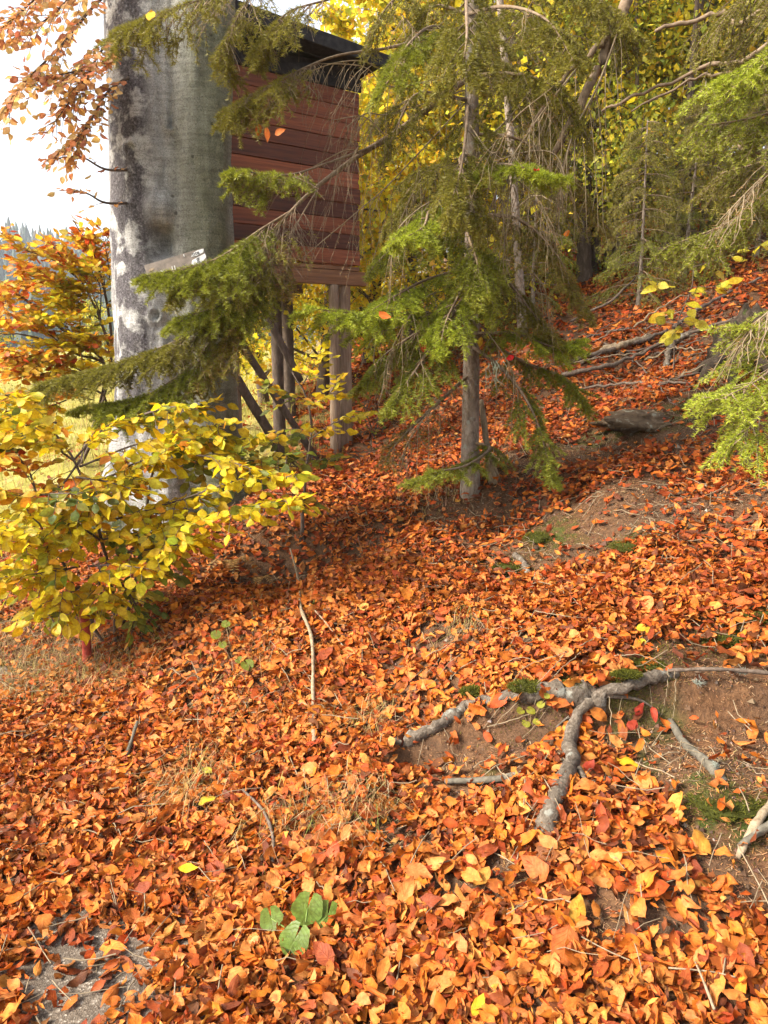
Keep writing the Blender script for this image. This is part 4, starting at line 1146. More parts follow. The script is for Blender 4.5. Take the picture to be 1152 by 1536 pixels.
for i in range(npl):
    z = Z0 + ph * (i + .5)
    e = hr.uniform(-.012, .012)
    tilt = hr.normal(0, .0008); Xi = norm(X_ + Z_ * tilt); Zi = norm(Z_ - X_ * tilt)
    boardobj('plank', hp(WL / 2 + e, hr.uniform(-.007, .007), z), WL / 2, .012, ph / 2 - .0012 - hr.uniform(0, .0012), Xi, B_, Zi, M_PLANK, hut)
    for a, L_ in ((0.012, 1), (WL - .012, 1)):
        boardobj('plank', hp(a, WD / 2 + .014, z), WD / 2 - .003, .012, ph / 2 - .004, B_, -X_, Z_, M_PLANK, hut)
    boardobj('plank', hp(WL / 2, WD + .03, z), WL / 2, .012, ph / 2 - .004, X_, B_, Z_, M_PLANK, hut)
boardobj('floor_board', hp(WL / 2, WD / 2 + .014, Z0 - .03), WL / 2 + .01, WD / 2 + .01, .018, X_, B_, Z_, M_BEAM, hut)
boardobj('crossbeam', hp(WL / 2 + .02, .03, Z0 - .115), WL / 2 + .06, .04, .062, X_, B_, Z_, M_BEAM, hut)
boardobj('crossbeam', hp(WL / 2 + .02, WD - .05, Z0 - .115), WL / 2 + .06, .04, .062, X_, B_, Z_, M_BEAM, hut)
# shed roof rising to the front, felt-covered boards
rz = norm(np.array([*(B_ * 1.0)[:2], -.05])); Xr = norm(X_ - Z_ * .06); rn = np.cross(Xr, rz); rn = norm(rn if rn[2] > 0 else -rn); rz = norm(rz - Xr * np.dot(rz, Xr))
rc = hp(WL / 2 + .02, WD / 2 - .02, 3.945)
roof = boardobj('roof', rc + rn * .03, WL / 2 + .13, WD / 2 + .26, .010, Xr, rz, rn, M_ROOF, hut)
for i in range(8):
    boardobj('roof_board', rc + rz * ((i - 3.5) * .205) - rn * .008, WL / 2 + .11 + hr.uniform(-.02, .02), .098, .014, Xr, rz, rn, M_ROOF, hut, .003)
boardobj('fascia', rc - rz * (WD / 2 + .275) - rn * .02, WL / 2 + .135, .012, .055, Xr, rz, rn, M_ROOF, hut)
boardobj('gable_board', hp(WL / 2, -.02, Z1 + .052), WL / 2 + .02, .014, .05, X_, B_, Z_, M_ROOF, hut)
boardobj('gable_board', hp(WL / 2, .0, Z1 + .14), WL / 2 + .02, .012, .036, X_, B_, Z_, M_ROOF, hut)
def pole(a, b, z1, r, name='post', lean=(0, 0), mat=M_POSTWOOD, seed=0, z0=None):
    p0 = hp(a, b, 0); p0[2] = float(height(p0[0], p0[1])) - .15
    p1 = hp(a + lean[0], b + lean[1], z1)
    g = Geo(); V, Q, uv = limb(np.array([p0, (p0 + p1) / 2, p1]), r, r * .9, 22, 12, .07, seed); g.add(V, Q, uv=uv); return g.build(name, mat, hut)
pole(WL - .13, .07, Z0 - .055, .075, seed=1)
pole(WL - .27, .02, Z0 - .18, .05, seed=2)
pole(.12, .07, Z0 - .055, .07, seed=3)
pole(WL - .13, WD - .1, Z0 - .055, .07, seed=4, mat=M_DARKBARK)
pole(.12, WD - .1, Z0 - .055, .07, seed=5, mat=M_DARKBARK)
pole(WL - .58, .55, Z0 - .06, .06, seed=6, mat=M_DARKBARK)
for (a, b, c_, s) in (((.30, .02, Z0 - .2), (.72, -.05, 1.25), .035, 7), ((.10, .0, 1.7), (.95, .0, .45), .035, 8), ((-.05, -.02, 1.55), (.75, .1, .35), .045, 9)):
    g = Geo(); V, Q, uv = limb(np.array([hp(*a), hp(*b)]), c_, c_, 12, 8, .08, s); g.add(V, Q, uv=uv); g.build('brace', M_DARKBARK, hut)

# --- sign board fixed to the beech
sc0 = at(265, 397, 4.80)
sx = norm(np.array([1, .12, .30])); sn = norm(np.array([-.15, -1, .25])); sn = norm(sn - sx * np.dot(sn, sx)); sz_ = np.cross(sx, -sn)
sign = thing('sign_board', 'narrow dark board with flaking white lettering fixed to the grey beech', 'sign', sc0)
boardobj('board', sc0, .19, .011, .050, sx, -sn, sz_, M_SIGN, sign, .002)
boardobj('edge', sc0 - sz_ * .058, .19, .014, .008, sx, -sn, sz_, M_SIGNEDGE, sign, .002)
def paint(pts, dz, name, mat):
    g = Geo(); V = [sc0 + sx * x + sz_ * z + sn * dz for x, z in pts]; V2 = [v - sn * .0012 for v in V]
    n = len(pts); q = [[i, (i + 1) % n, n + (i + 1) % n, n + i] for i in range(n)]
    g.add(V + V2, q)
    for i in range(1, n - 1, 2):
        g.q.append(np.array([[0, i, i + 1, min(i + 2, n - 1)]])) if i + 2 <= n - 1 else None
    return g.build(name, mat, sign, False)
paint([(.085, -.035), (.13, -.042), (.165, -.03), (.188, -.012), (.186, .01), (.16, .005), (.13, .0), (.10, -.008)], .0135, 'paint_patch', M_WHITE)
paint([(.10, .015), (.14, .012), (.18, .022), (.188, .042), (.15, .044), (.115, .034)], .0135, 'paint_patch', M_WHITE)
paint([(-.17, .0), (-.14, .004), (-.135, .014), (-.155, .017), (-.17, .012), (-.175, .006)], .0135, 'paint_patch', M_PALESTICK)
def letter(txt, x, z, size, mat):
    c = bpy.data.curves.new('lettering', 'FONT'); c.body = txt; c.size = size; c.extrude = .0006; c.materials.append(mat)
    tmp = bpy.data.objects.new('tmp', c); me = bpy.data.meshes.new_from_object(tmp); bpy.data.objects.remove(tmp)
    me.materials.clear(); o = link('lettering', me, mat, sign)
    p = sx * x + sz_ * z + sn * .0150
    X, Y, Z = sx, sz_, sn
    o.matrix_basis = Matrix(((X[0], Y[0], Z[0], p[0]), (X[1], Y[1], Z[1], p[1]), (X[2], Y[2], Z[2], p[2]), (0, 0, 0, 1)))
letter('x', -.105, -.036, .05, M_WHITE); letter('u', -.035, -.034, .055, M_WHITE)
letter('g', .125, -.026, .05, M_BLACK); letter('ote', .11, .018, .034, M_BLACK); letter("'", .055, -.0, .06, M_WHITE)

# ------------------------------------------------------------------ background trees
def yellow_tree(h, cr, nl, seed, L=(.05, .08), lo=.12, pal=None):
    """trunk, limb and crown meshes around the origin"""
    r = np.random.default_rng(seed)
    tg = Geo(); top = np.array([r.normal(0, .3), r.normal(0, .3), h])
    V, Q, uv = trunk_geo(np.zeros(3), top, .06 + h * .008, .012, seed, 9, 26, .05); tg.add(V, Q, uv=uv)
    lg = Geo(); P = []; 
    for i in range(26):
        f = r.uniform(lo, .97); p0 = top * f
        a = r.uniform(0, 6.28); l = cr * (1.1 - f * .7) * r.uniform(.6, 1.1)
        d = np.array([math.cos(a), math.sin(a), r.uniform(.1, .7)])
        p1 = p0 + d * l * .5; p2 = p0 + d * l + [0, 0, -.1 * l]
        V, Q, uv = limb(np.array([p0, p1, p2]), .02, .004, 8, 4, 0, i); lg.add(V, Q)
        sp_ = smooth_path(np.array([p0, p1, p2]), 12)
        for j in range(5):
            b = sp_[r.integers(3, 12)]; e = b + r.normal(0, 1, 3) * np.array([.4, .4, .2]) * l * .6
            V, Q, uv = limb(np.array([b, (b + e) / 2 + [0, 0, .05], e]), .007, .002, 5, 4, 0, j); lg.add(V, Q)
            P.append((e, .30 * l)); P.append(((b + e) / 2, .25 * l))
    c = np.array([p for p, _ in P]); w = np.array([q for _, q in P])
    id_ = r.integers(0, len(c), nl)
    pos = c[id_] + r.normal(0, 1, (nl, 3)) * np.array([.6, .6, .35]) * w[id_][:, None]
    D = norm(r.normal(0, 1, (nl, 3)) + np.array([0, 0, -.4])); Nn = norm(r.normal(0, .6, (nl, 3)) + np.array([0, 0, 1.]))
    Ls = r.uniform(L[0], L[1], nl) * np.clip(np.exp(r.normal(-.05, .3, nl)), .4, 1.8)
    cg = Geo()
    V, Q, cc, uv = leaves(pos, D, Nn, Ls, r.uniform(.6, .85, nl), r.normal(.1, .4, nl), r.normal(.2, .4, nl), np.zeros(nl), pick(pal[0], pal[1], nl, .14, r), 2, 0, r)
    cg.add(V, Q, cc, uv)
    return tg.mesh('trunk'), lg.mesh('limbs'), cg.mesh('crown')
BY1 = ([(.82, .62, .03), (.74, .62, .05), (.80, .48, .03), (.50, .50, .05), (.36, .38, .05), (.60, .36, .05)], [28, 26, 10, 18, 10, 5])
BY2 = ([(.62, .54, .05), (.44, .44, .05), (.74, .58, .04), (.24, .28, .04), (.58, .34, .05), (.14, .17, .03)], [22, 26, 14, 20, 6, 10])
KIND = [yellow_tree(8, 1.9, 17000, 101, (.06, .095), pal=BY1), yellow_tree(9, 2.1, 15000, 102, (.06, .09), pal=BY2), yellow_tree(4.2, 1.5, 10000, 103, (.055, .085), lo=.05, pal=BY1), yellow_tree(3.0, 1.3, 6500, 104, (.05, .075), .05, BY2)]
for k_ in KIND:
    k_[0].materials.append(M_DARKBARK); k_[1].materials.append(M_DARKBARK); k_[2].materials.append(M_FARLEAF)
def plant(name, kind, x, y, rz, sc_, label, group, cat='tree'):
    t = thing(name, label, cat, (x, y, float(height(x, y))), group)
    t.rotation_euler = (0, 0, rz); t.scale = (sc_,) * 3
    for nm, me in zip(('trunk', 'limbs', 'crown'), kind):
        link(nm, me, None, t)
    return t
for i, (x, y, k, s) in enumerate([(.35, 10.4, 0, .8), (1.1, 10.0, 0, .95), (1.9, 10.4, 0, 1.0), (4.0, 10.4, 0, .95), (2.9, 11.0, 0, 1.05), (5.6, 11.2, 0, 1.0), (6.6, 10.6, 1, 1.0), (3.4, 9.4, 1, .8), (2.4, 9.3, 1, .75),
                                  (-.9, 12.2, 0, .55), (-.2, 13.5, 0, .62), (2.3, 12.6, 1, 1.1), (5.0, 13.0, 1, 1.15), (4.4, 15.5, 0, 1.3), (1.6, 15.5, 0, 1.3), (7.6, 15, 1, 1.3), (3.1, 18.5, 0, 1.5), (6.2, 19, 0, 1.6), (9.5, 18.5, 1, 1.5), (3.2, 25, 0, 2.0), (6.4, 26, 1, 2.0), (10, 26, 0, 2.0)]):
    plant('yellow_tree', KIND[k], x, y, i * 1.7, s, 'golden yellow broadleaf tree growing behind the spruce on the slope' if k == 0 else 'yellow-green broadleaf tree growing deep among the spruces', 'golden trees behind the hut and spruce' if k == 0 else 'yellow-green trees among the spruces')
for i, (x, y, k, s) in enumerate([(-.75, 9.0, 2, .95), (.3, 8.9, 2, 1.0), (-1.45, 9.2, 2, .8), (-.2, 9.6, 2, 1.1), (1.2, 9.9, 3, 1.0), (2.6, 9.8, 3, 1.0), (4.1, 9.9, 3, .9)]):
    plant('yellow_bush', KIND[k], x, y, i * 2.1, s, 'bright yellow bush glowing behind the hut posts' if k == 2 else 'low yellow-green bush on the slope beyond the hut', 'bright bushes behind the hut' if k == 2 else 'low yellow-green bushes', 'bush')

def far_spruce(h, seed, base=.1, nb=85, w0=1.7):
    r = np.random.default_rng(seed)
    tg = Geo(); top = np.array([r.normal(0, .15), r.normal(0, .15), h])
    V, Q, uv = trunk_geo(np.zeros(3), top, .03 + h * .006, .012, seed, 9, 26, .05); tg.add(V, Q, uv=uv)
    wg = Geo(); ng = Geo()
    for i in range(nb):
        f = base + (1 - base) * (i + r.uniform(0, 1)) / nb
        p0 = top * f; a = i * 2.4 + r.uniform(-.4, .4); l = w0 * (1.05 - f) ** .7 * r.uniform(.7, 1.1) + .15
        d = np.array([math.cos(a), math.sin(a), 0])
        pts = np.array([p0, p0 + d * l * .5 + [0, 0, -.08 * l], p0 + d * l + [0, 0, -.30 * l]])
        tone = OLIVE if r.uniform() < .6 else LIVE
        bough(pts, wg, ng, .012, 16, .42, 3, .16, .5, 190, tone, (.035, .055), .007, 1.0, .15, .12, r=r)
    return tg.mesh('trunk'), wg.mesh('limbs'), ng.mesh('crown', smooth=False)
SPK = [far_spruce(9, 201), far_spruce(11, 202, .06, 95, 2.0), far_spruce(3.2, 203, .05, 45, 1.0)]
for k_ in SPK:
    k_[0].materials.append(M_SPRUCEBARK); k_[1].materials.append(M_BRANCH); k_[2].materials.append(M_NEEDLE)
for i, (x, y, k, s) in enumerate([(1.35, 9.4, 0, .9), (4.9, 10.6, 1, .9), (3.0, 10.1, 0, .9), (5.8, 10.4, 0, .9), (.75, 11.4, 0, .9), (2.9, 13.8, 1, 1.1), (6.2, 13.5, 0, 1.1), (6.9, 10.2, 0, .9), (5.2, 17, 1, 1.3), (1.0, 18, 1, 1.2), (8.0, 20, 1, 1.4)]):
    plant('background_spruce', SPK[k], x, y, i * 1.3, s, 'dark olive spruce standing among yellow trees further up the slope', 'spruces further up the slope')
for i, (x, y, s) in enumerate([(2.6, 7.9, .55), (3.2, 8.3, .6), (1.6, 8.3, .6), (4.0, 8.4, .6)]):
    plant('young_spruce', SPK[2], x, y, i * 2.0, s, 'small young spruce at the top edge of the leafy slope', 'young spruces on the slope edge')
# thin bare trunks
for i, (px, Y, r_, c_, mat) in enumerate([(1010, 8.6, .035, 0, M_DARKBARK), (1040, 9.3, .03, .1, M_DARKBARK), (955, 9.0, .03, -.1, M_DARKBARK), (790, 7.6, .05, -.15, M_SPRUCEBARK), (1062, 9.8, .028, 0, M_DARKBARK), (905, 10, .035, .05, M_DARKBARK)]):
    x = at(px, 430, Y)[0]; b = np.array([x, Y, float(height(x, Y))])
    t = thing('thin_tree', 'slim bare pole-like trunk rising among the yellow leaves' if mat is M_DARKBARK else 'pale lichened trunk leaning just behind the slim spruce', 'tree', b, 'slim bare trunks' if mat is M_DARKBARK else None)
    g = Geo(); V, Q, uv = trunk_geo(b, b + np.array([c_ * 6, .1, 7.5]), r_, r_ * .4, 50 + i, 8, 40, .08); g.add(V, Q, uv=uv); g.build('trunk', mat, t)
    for j in range(14):
        g = Geo(); z = rng.uniform(.6, 6); a = rng.uniform(0, 6.28); p0 = b + np.array([c_ * 6, .1, 7.5]) * (z / 7.5)
        V, Q, uv = limb(np.array([p0, p0 + [math.cos(a) * .3, math.sin(a) * .3, .1], p0 + [math.cos(a) * .7, math.sin(a) * .7, rng.uniform(-.2, .2)]]), .008, .002, 6, 4, 0, j); g.add(V, Q); g.build('twig', M_TWIG, t)

# yellow-leaved hazel sapling on the slope at the right
b4 = hit(1010, 560)
hz_ = thing('hazel_sapling', 'thin sapling with few large yellow leaves above the fallen branches', 'sapling', b4)
Yh = b4[1]
stem(hz_, np.array([b4 - [0, 0, .03], at(1015, 490, Yh), at(1035, 440, Yh), at(1042, 390, Yh)]), .006, .003, M_DARKBARK, seed=9)
ls = Leafset(); g = Geo()
for pts in ([(1035, 440, Yh), (1010, 430, Yh - .1), (985, 425, Yh - .2)], [(1030, 450, Yh), (1015, 465, Yh - .1), (1000, 470, Yh - .1)], [(1042, 400, Yh), (1090, 385, Yh - .1), (1140, 368, Yh - .2)],
            [(1038, 430, Yh), (1070, 430, Yh - .1), (1090, 425, Yh - .1)], [(1020, 480, Yh), (1025, 490, Yh - .1), (1010, 500, Yh - .1)]):
    spray(path(*pts), g, ls, .003, 3, .12, .085, (.09, .13), .4, 1.2, .2, 0.)
g.build('branches', M_DARKBARK, hz_)
HZL = ([(.72, .60, .04), (.56, .54, .05), (.80, .62, .06)], [30, 20, 12])
place_leaves(hz_, ls, {0.0: HZL}, M_LEAF, 60, 71)

# small yellow-green bush under the hut by the posts
b5 = hit(560, 655)
lb = thing('low_shrub', 'little dull green leafy shrub on the litter by the hut post', 'shrub', b5)
ls = Leafset(); g = Geo()
for k in range(6):
    a = k * 1.05; p1 = b5 + np.array([math.cos(a) * .22, math.sin(a) * .22, .22])
    spray(np.array([b5, (b5 + p1) / 2 + [0, 0, .08], p1]), g, ls, .003, 5, .12, .05, (.035, .05), .5, .6, .2, 1.)
g.build('stems', M_DARKBARK, lb); place_leaves(lb, ls, {1.0: GRN}, M_LEAF, 60, 72)

# ------------------------------------------------------------------ roots, sticks, fallen branches
def gpath(pts, up):
    o = []
    for p in pts:
        u = p[2] if len(p) > 2 else up
        o.append(hit(p[0], p[1], u))
    return np.array(o)
def ground_limb(name, part, label, cat, pts, r0, r1, mat, up=.01, n=24, sides=10, rough=.2, seed=1, group=None, extra=(), wob=.0):
    P = gpath(pts, up)
    t = thing(name, label, cat, P[0], group)
    g = Geo(); V, Q, uv = limb(P, r0, r1, n, sides, rough, seed, wob); g.add(V, Q, uv=uv); g.build(part, mat, t)
    for e in extra:
        g = Geo(); V, Q, uv = limb(gpath(e[0], up), e[1], e[2], 10, 6, rough, seed + 3); g.add(V, Q, uv=uv); g.build('side_twig', mat, t)
    return t
ground_limb('tree_root', 'root', 'thick bent root crossing bare soil with lichen and moss', 'root',
            [(1030, 1000, -.04), (990, 1020, .01), (930, 1050, .035), (880, 1082, .04), (856, 1118, .035), (852, 1160, .03), (830, 1215, .02), (812, 1262, -.01), (795, 1300, -.06)], .021, .022, M_ROOT, n=60, sides=16, rough=.32, seed=2, wob=.003,
            extra=[([(852, 1125, .02), (838, 1165, .0), (820, 1192, -.015)], .009, .004), ([(905, 1066, .035), (960, 1062, .012), (1000, 1078, -.01)], .010, .003), ([(858, 1150, .02), (885, 1190, .01), (890, 1235, -.01)], .010, .003), ([(880, 1085, .03), (850, 1090, .02), (810, 1110, -.01)], .008, .003)])
ground_limb('tree_root', 'root', 'long pale root with moss cushions along the soil ledge', 'root',
            [(560, 1122, -.03), (620, 1108, .0), (672, 1085, .015), (700, 1066, .012), (760, 1052, .01), (830, 1045, .008), (900, 1036, -.03)], .014, .036, M_ROOT, n=60, sides=14, rough=.5, seed=5, wob=.003)
ground_limb('tree_root', 'root', 'smooth grey root lying flat below the mossy ledge', 'root', [(668, 1178, .012), (730, 1182, .022), (780, 1172, .02), (818, 1156, 0)], .009, .014, M_SMOOTHROOT, rough=.1, seed=6)
ground_limb('tree_root', 'root', 'short grey root diving into needle-covered soil', 'root', [(1005, 1082, .0), (1030, 1125, .012), (1060, 1150, .012), (1085, 1172, -.01)], .012, .017, M_SMOOTHROOT, rough=.15, seed=7)
ground_limb('tree_root', 'root', 'stubby brown root beside a moss tuft in the leaves', 'root', [(772, 838, .02), (785, 855, .03), (802, 885, -.01)], .014, .016, M_ROOT, n=12, rough=.2, seed=8)
ground_limb('fallen_stick', 'stick', 'thin dark stick crusted with grey lichen above the bare soil', 'stick', [(1000, 1028, .04), (1060, 1030, .05), (1110, 1028, .05), (1160, 1032, .05)], .007, .006, M_DARKSTICK, n=30, rough=.3, seed=9)
ground_limb('fallen_stick', 'stick', 'pale barkless stick at the edge of the needle-covered soil', 'stick', [(1105, 1292, .005), (1135, 1245, .02), (1185, 1180, .03)], .009, .013, M_PALESTICK, rough=.35, seed=10)
ground_limb('fallen_stick', 'stick', 'grey stick tucked under a pale barkless stick', 'stick', [(1108, 1278, .01), (1135, 1262, .02), (1180, 1240, .03)], .009, .012, M_SMOOTHROOT, rough=.15, seed=11)
ground_limb('fallen_stick', 'stick', 'long upright-lying pale twig with peeling bark on the leaves', 'stick',
            [(436, 838, .05), (448, 885, .05), (452, 930, .05), (468, 975, .05), (470, 1060, .045), (472, 1128, .03)], .005, .009, M_PALESTICK, n=40, rough=.25, seed=12, extra=[([(465, 925, .05), (490, 950, .04), (525, 995, .03)], .005, .002)])
ground_limb('fallen_stick', 'stick', 'thin brown curved stick half sunk in orange leaves', 'stick', [(365, 1198, .03), (395, 1235, .045), (410, 1275, .04), (408, 1312, .02)], .004, .006, M_DARKSTICK, rough=.2, seed=13)
ground_limb('fallen_stick', 'stick', 'white peeled twig lying on leaves beside the path foot', 'stick', [(1040, 1470, .045), (1050, 1500, .05), (1068, 1545, .045)], .0022, .0034, M_PALESTICK, rough=.1, seed=14)
ground_limb('fallen_stick', 'stick', 'straight tan stalk lying across leaves by pale stick', 'stick', [(1000, 1480 - 2, .04), (1060, 1484, .04), (1100, 1490, .04)], .002, .002, M_PALESTICK, n=8, sides=6, rough=.1, seed=15)
ground_limb('fallen_stick', 'stick', 'slim greyish stub poking out of leaves below the dry grass', 'stick', [(188, 1150, .02), (200, 1125, .05), (208, 1108, .07)], .008, .006, M_SMOOTHROOT, n=10, rough=.2, seed=16)
# fine hanging rootlets at the ledge
rl = hit(905, 1100); root_t = thing('rootlets', 'fine pale rootlets hanging over the thick bent root', 'roots', rl)
for pts in ([(912, 1075, .05), (915, 1120, .03), (908, 1170, .02), (888, 1250, .02)], [(845, 1005, .05), (815, 1040, .06), (740, 1105, .04)], [(870, 1000, .05), (835, 1030, .05), (800, 1075, .03)], [(850, 1000, .05), (790, 1020, .05), (770, 1040, .04)],
            [(730, 1105, .02), (800, 1095, .03), (860, 1075, .05)], [(1000, 1030, .05), (998, 1060, .02), (990, 1085, .01)], [(1010, 1030, .05), (1012, 1060, .02), (1008, 1090, .01)], [(860, 990, .04), (900, 975, .04), (960, 985, .03)],
            [(800, 930, .04), (850, 945, .05), (900, 940, .03)], [(920, 1000, .04), (960, 1005, .05), (1000, 1020, .04)]):
    g = Geo(); V, Q, uv = limb(gpath(pts, .03), .0018, .0009, 22, 6, .2, 3, .0014); g.add(V, Q, uv=uv); g.build('rootlet', M_TWIG, root_t)
# dead branches lying on the slope at the right
FB = [([(842, 572, .05), (900, 566, .08), (950, 555, .10), (1000, 530, .10), (1105, 500, .12)], .020, .012, M_DARKSTICK, 'long grey-brown dead branch lying across the upper slope'),
      ([(850, 552, .04), (900, 540, .06), (960, 522, .06), (1000, 505, .05)], .026, .012, M_DARKSTICK, 'dark thick fallen branch behind the long dead branch'),
      ([(900, 535, .05), (935, 530, .07), (975, 515, .06)], .030, .022, M_PALESTICK, 'short pale broken log on the upper slope'),
      ([(830, 540, .03), (880, 515, .05), (940, 500, .05)], .015, .008, M_DARKBARK, 'blackish fallen branch among red leaves'),
      ([(870, 590, .03), (950, 585, .05), (1040, 583, .04)], .010, .007, M_DARKSTICK, 'thin straight branch lying over the rock'),
      ([(845, 560, .07), (900, 552, .08), (960, 546, .09)], .006, .005, M_PALESTICK, 'thin light twig on top of the fallen branches'),
      ([(998, 555, .03), (1008, 535, .10), (1030, 525, .12)], .026, .022, M_ROOT, 'thick short bent branch propped over the fallen branches'),
      ([(855, 490, .05), (920, 470, .15), (980, 425, .30), (1010, 400, .4)], .014, .006, M_DARKSTICK, 'slanting bare branch rising from the upper slope'),
      ([(1010, 500, .05), (1060, 470, .08), (1140, 430, .08)], .022, .014, M_DARKBARK, 'dark rotten branch lying up the slope under the sapling'),
      ([(900, 520, .05), (960, 565, .08), (1010, 620, .05)], .006, .004, M_DARKSTICK, 'thin twig crossing the fallen branches downhill')]
for i, (pts, r0, r1, m, lab) in enumerate(FB):
    ground_limb('fallen_branch', 'branch_wood', lab, 'branch', pts, r0, r1, m, n=26, sides=8, rough=.25, seed=20 + i, wob=.006)

for i in range(18):
    px_ = rng.uniform(850, 1040); py_ = rng.uniform(490, 592) - (px_ - 940) * .12; dx_ = rng.uniform(60, 150); sl_ = -rng.uniform(.0, .45)
    ground_limb('fallen_branch', 'branch_wood', 'thin dead branch in the tangle of fallen branches on the slope', 'branch', [(px_, py_, .03), (px_ + dx_ * .5, py_ + dx_ * .5 * sl_ + rng.uniform(-6, 6), rng.uniform(.04, .12)), (px_ + dx_, py_ + dx_ * sl_, rng.uniform(.03, .14))], rng.uniform(.004, .012), .003, [M_DARKSTICK, M_DARKBARK, M_TWIG][i % 3], n=16, sides=6, rough=.25, seed=60 + i, wob=.008, group='thin branches in the tangle')

# ------------------------------------------------------------------ rock, mound, moss, lichen
def lump(c, rx, ry, rz_, seed, n=40, m=26, amp=.3, rot=0., freq=2.2):
    u = np.linspace(0, 2 * math.pi, n, endpoint=False); v = np.linspace(.02, math.pi - .02, m)
    VV, UU = np.meshgrid(v, u, indexing='ij')
    d = np.stack([np.sin(VV) * np.cos(UU), np.sin(VV) * np.sin(UU), np.cos(VV)], -1)
    k = 1 + amp * (vnoise(d[..., 0] * freq + d[..., 2] * 1.7 + seed, d[..., 1] * freq + d[..., 2] * 1.3 + 2 * seed, seed) - .5) * 2 \
        + amp * .35 * (vnoise(d[..., 0] * freq * 3 + d[..., 2] * 5, d[..., 1] * freq * 3 - d[..., 2] * 4, seed + 1) - .5) * 2
    p = d * k[..., None] * np.array([rx, ry, rz_])
    p = np.stack([p[..., 0] * math.cos(rot) - p[..., 1] * math.sin(rot), p[..., 0] * math.sin(rot) + p[..., 1] * math.cos(rot), p[..., 2]], -1) + c
    idx = np.arange(n * m).reshape(m, n); A = idx[:-1]; B = idx[1:]
    return p.reshape(-1, 3), np.stack([A, B, np.roll(B, -1, 1), np.roll(A, -1, 1)], -1).reshape(-1, 4)
rk = hit(1000, 622)
t = thing('boulder', 'low flat lichened rock showing through soil on the slope', 'rock', rk)
g = Geo(); V, Q = lump(rk + [.05, .14, -.065], .48, .26, .085, 3, amp=.3, rot=.25, freq=3.2); g.add(V, Q); g.build('rock', M_ROCK, t)
rk = hit(1110, 560)
t = thing('stump', 'dark mossy old stump with roots beside the green spruce boughs', 'stump', rk)
g = Geo(); V, Q = lump(rk + [.14, .18, .06], .25, .23, .32, 9, 60, 40, amp=.3, freq=3.5); g.add(V, Q); g.build('stump_wood', M_ROTTEN, t)
for k, (dx_, dy_) in enumerate(((-.35, -.1), (-.2, -.3), (.1, -.35), (-.3, .15))):
    g = Geo(); a0 = rk + [.12, .14, .15]; a1 = rk + [dx_ * .6, dy_ * .6, .06]; a2 = rk + [dx_, dy_, 0]; a2[2] = float(height(a2[0], a2[1])) - .02
    V, Q, uv = limb(np.array([a0, a1, a2]), .06, .015, 14, 8, .3, k); g.add(V, Q, uv=uv); g.build('root', M_ROTTEN, t)

def moss(px, py, rx, ry, rz_, label, up=0.0, seed=0, Y=None):
    c = hit(px, py, up)
    t = thing('moss_cushion', label, 'moss', c)
    r = np.random.default_rng(seed + 300)
    rz_ = rz_ * .7; g = Geo(); V, Q = lump(c, rx * .85, ry * .85, rz_, seed + 11, 20, 14, .4); col = np.array([.05, .052, .010]) * r.uniform(.7, 1.2, (len(V), 1)); g.add(V, Q, col)
    # tufts of tiny shoots
    n = 1400
    d = norm(r.normal(0, 1, (n, 3))); d[:, 2] = np.abs(d[:, 2])
    k = 1 + .22 * r.normal(0, .4, n)
    p = c + d * np.array([rx, ry, rz_]) * k[:, None]
    w = norm(r.normal(0, 1, (n, 3))) * .0014; tip = p + norm(d + r.normal(0, .5, (n, 3))) * r.uniform(.006, .013, (n, 1))
    V = np.stack([p - w, p + w, tip + w * .2, tip - w * .2], 1).reshape(-1, 3)
    cc = np.array([.085, .085, .012]) * r.uniform(.5, 1.7, (n, 1)) * np.array([1, 1, 1])
    g.add(V, np.arange(4 * n).reshape(-1, 4), np.repeat(cc, 4, 0))
    n = 1500
    q_ = r.normal(0, 1.0, (n, 2)) * np.array([rx, ry]) * 1.25
    p = np.stack([c[0] + q_[:, 0], c[1] + q_[:, 1], height(c[0] + q_[:, 0], c[1] + q_[:, 1]) + (.004 if up < .02 else up * .3)], -1)
    w = norm(r.normal(0, 1, (n, 3))) * .0014; tip = p + norm(np.array([0, 0, 1.]) + r.normal(0, .6, (n, 3))) * r.uniform(.004, .011, (n, 1))
    cc = np.array([.085, .082, .012]) * r.uniform(.4, 1.5, (n, 1)); V = np.stack([p - w, p + w, tip + w * .2, tip - w * .2], 1).reshape(-1, 3)
    g.add(V, np.arange(4 * n).reshape(-1, 4), np.repeat(cc, 4, 0))
    g.build('moss_body', M_MOSS, t)
for i, (px, py, rx, ry, rz_, up, lab) in enumerate([
    (790, 1046, .062, .035, .032, .03, 'round dark green moss cushion on the long pale root'), (708, 1052, .04, .03, .022, .03, 'small moss tuft on the lumpy end of the pale root'),
    (860, 1040, .04, .03, .018, .02, 'thin moss pad between the two roots'), (938, 1044, .045, .022, .018, .055, 'moss strip growing along the thick bent root'),
    (975, 1000, .05, .04, .02, .0, 'olive moss pad above the root joint'), (1095, 962, .09, .05, .03, .0, 'long moss mound under leaves near the lichened stick'), (1138, 928, .07, .05, .03, .0, 'moss mound uphill of the long moss mound'),
    (1090, 1210, .11, .07, .012, -.004, 'dark moss carpet on needle-covered soil'), (812, 808, .09, .08, .04, .0, 'mossy hump on soil below the slim spruce'), (760, 856, .07, .06, .04, 0, 'moss tuft beside the stubby brown root'),
    (950, 822, .11, .07, .035, 0, 'mossy patch at the lower edge of the bare soil')]):
    moss(px, py, rx, ry, rz_, lab, up, i)
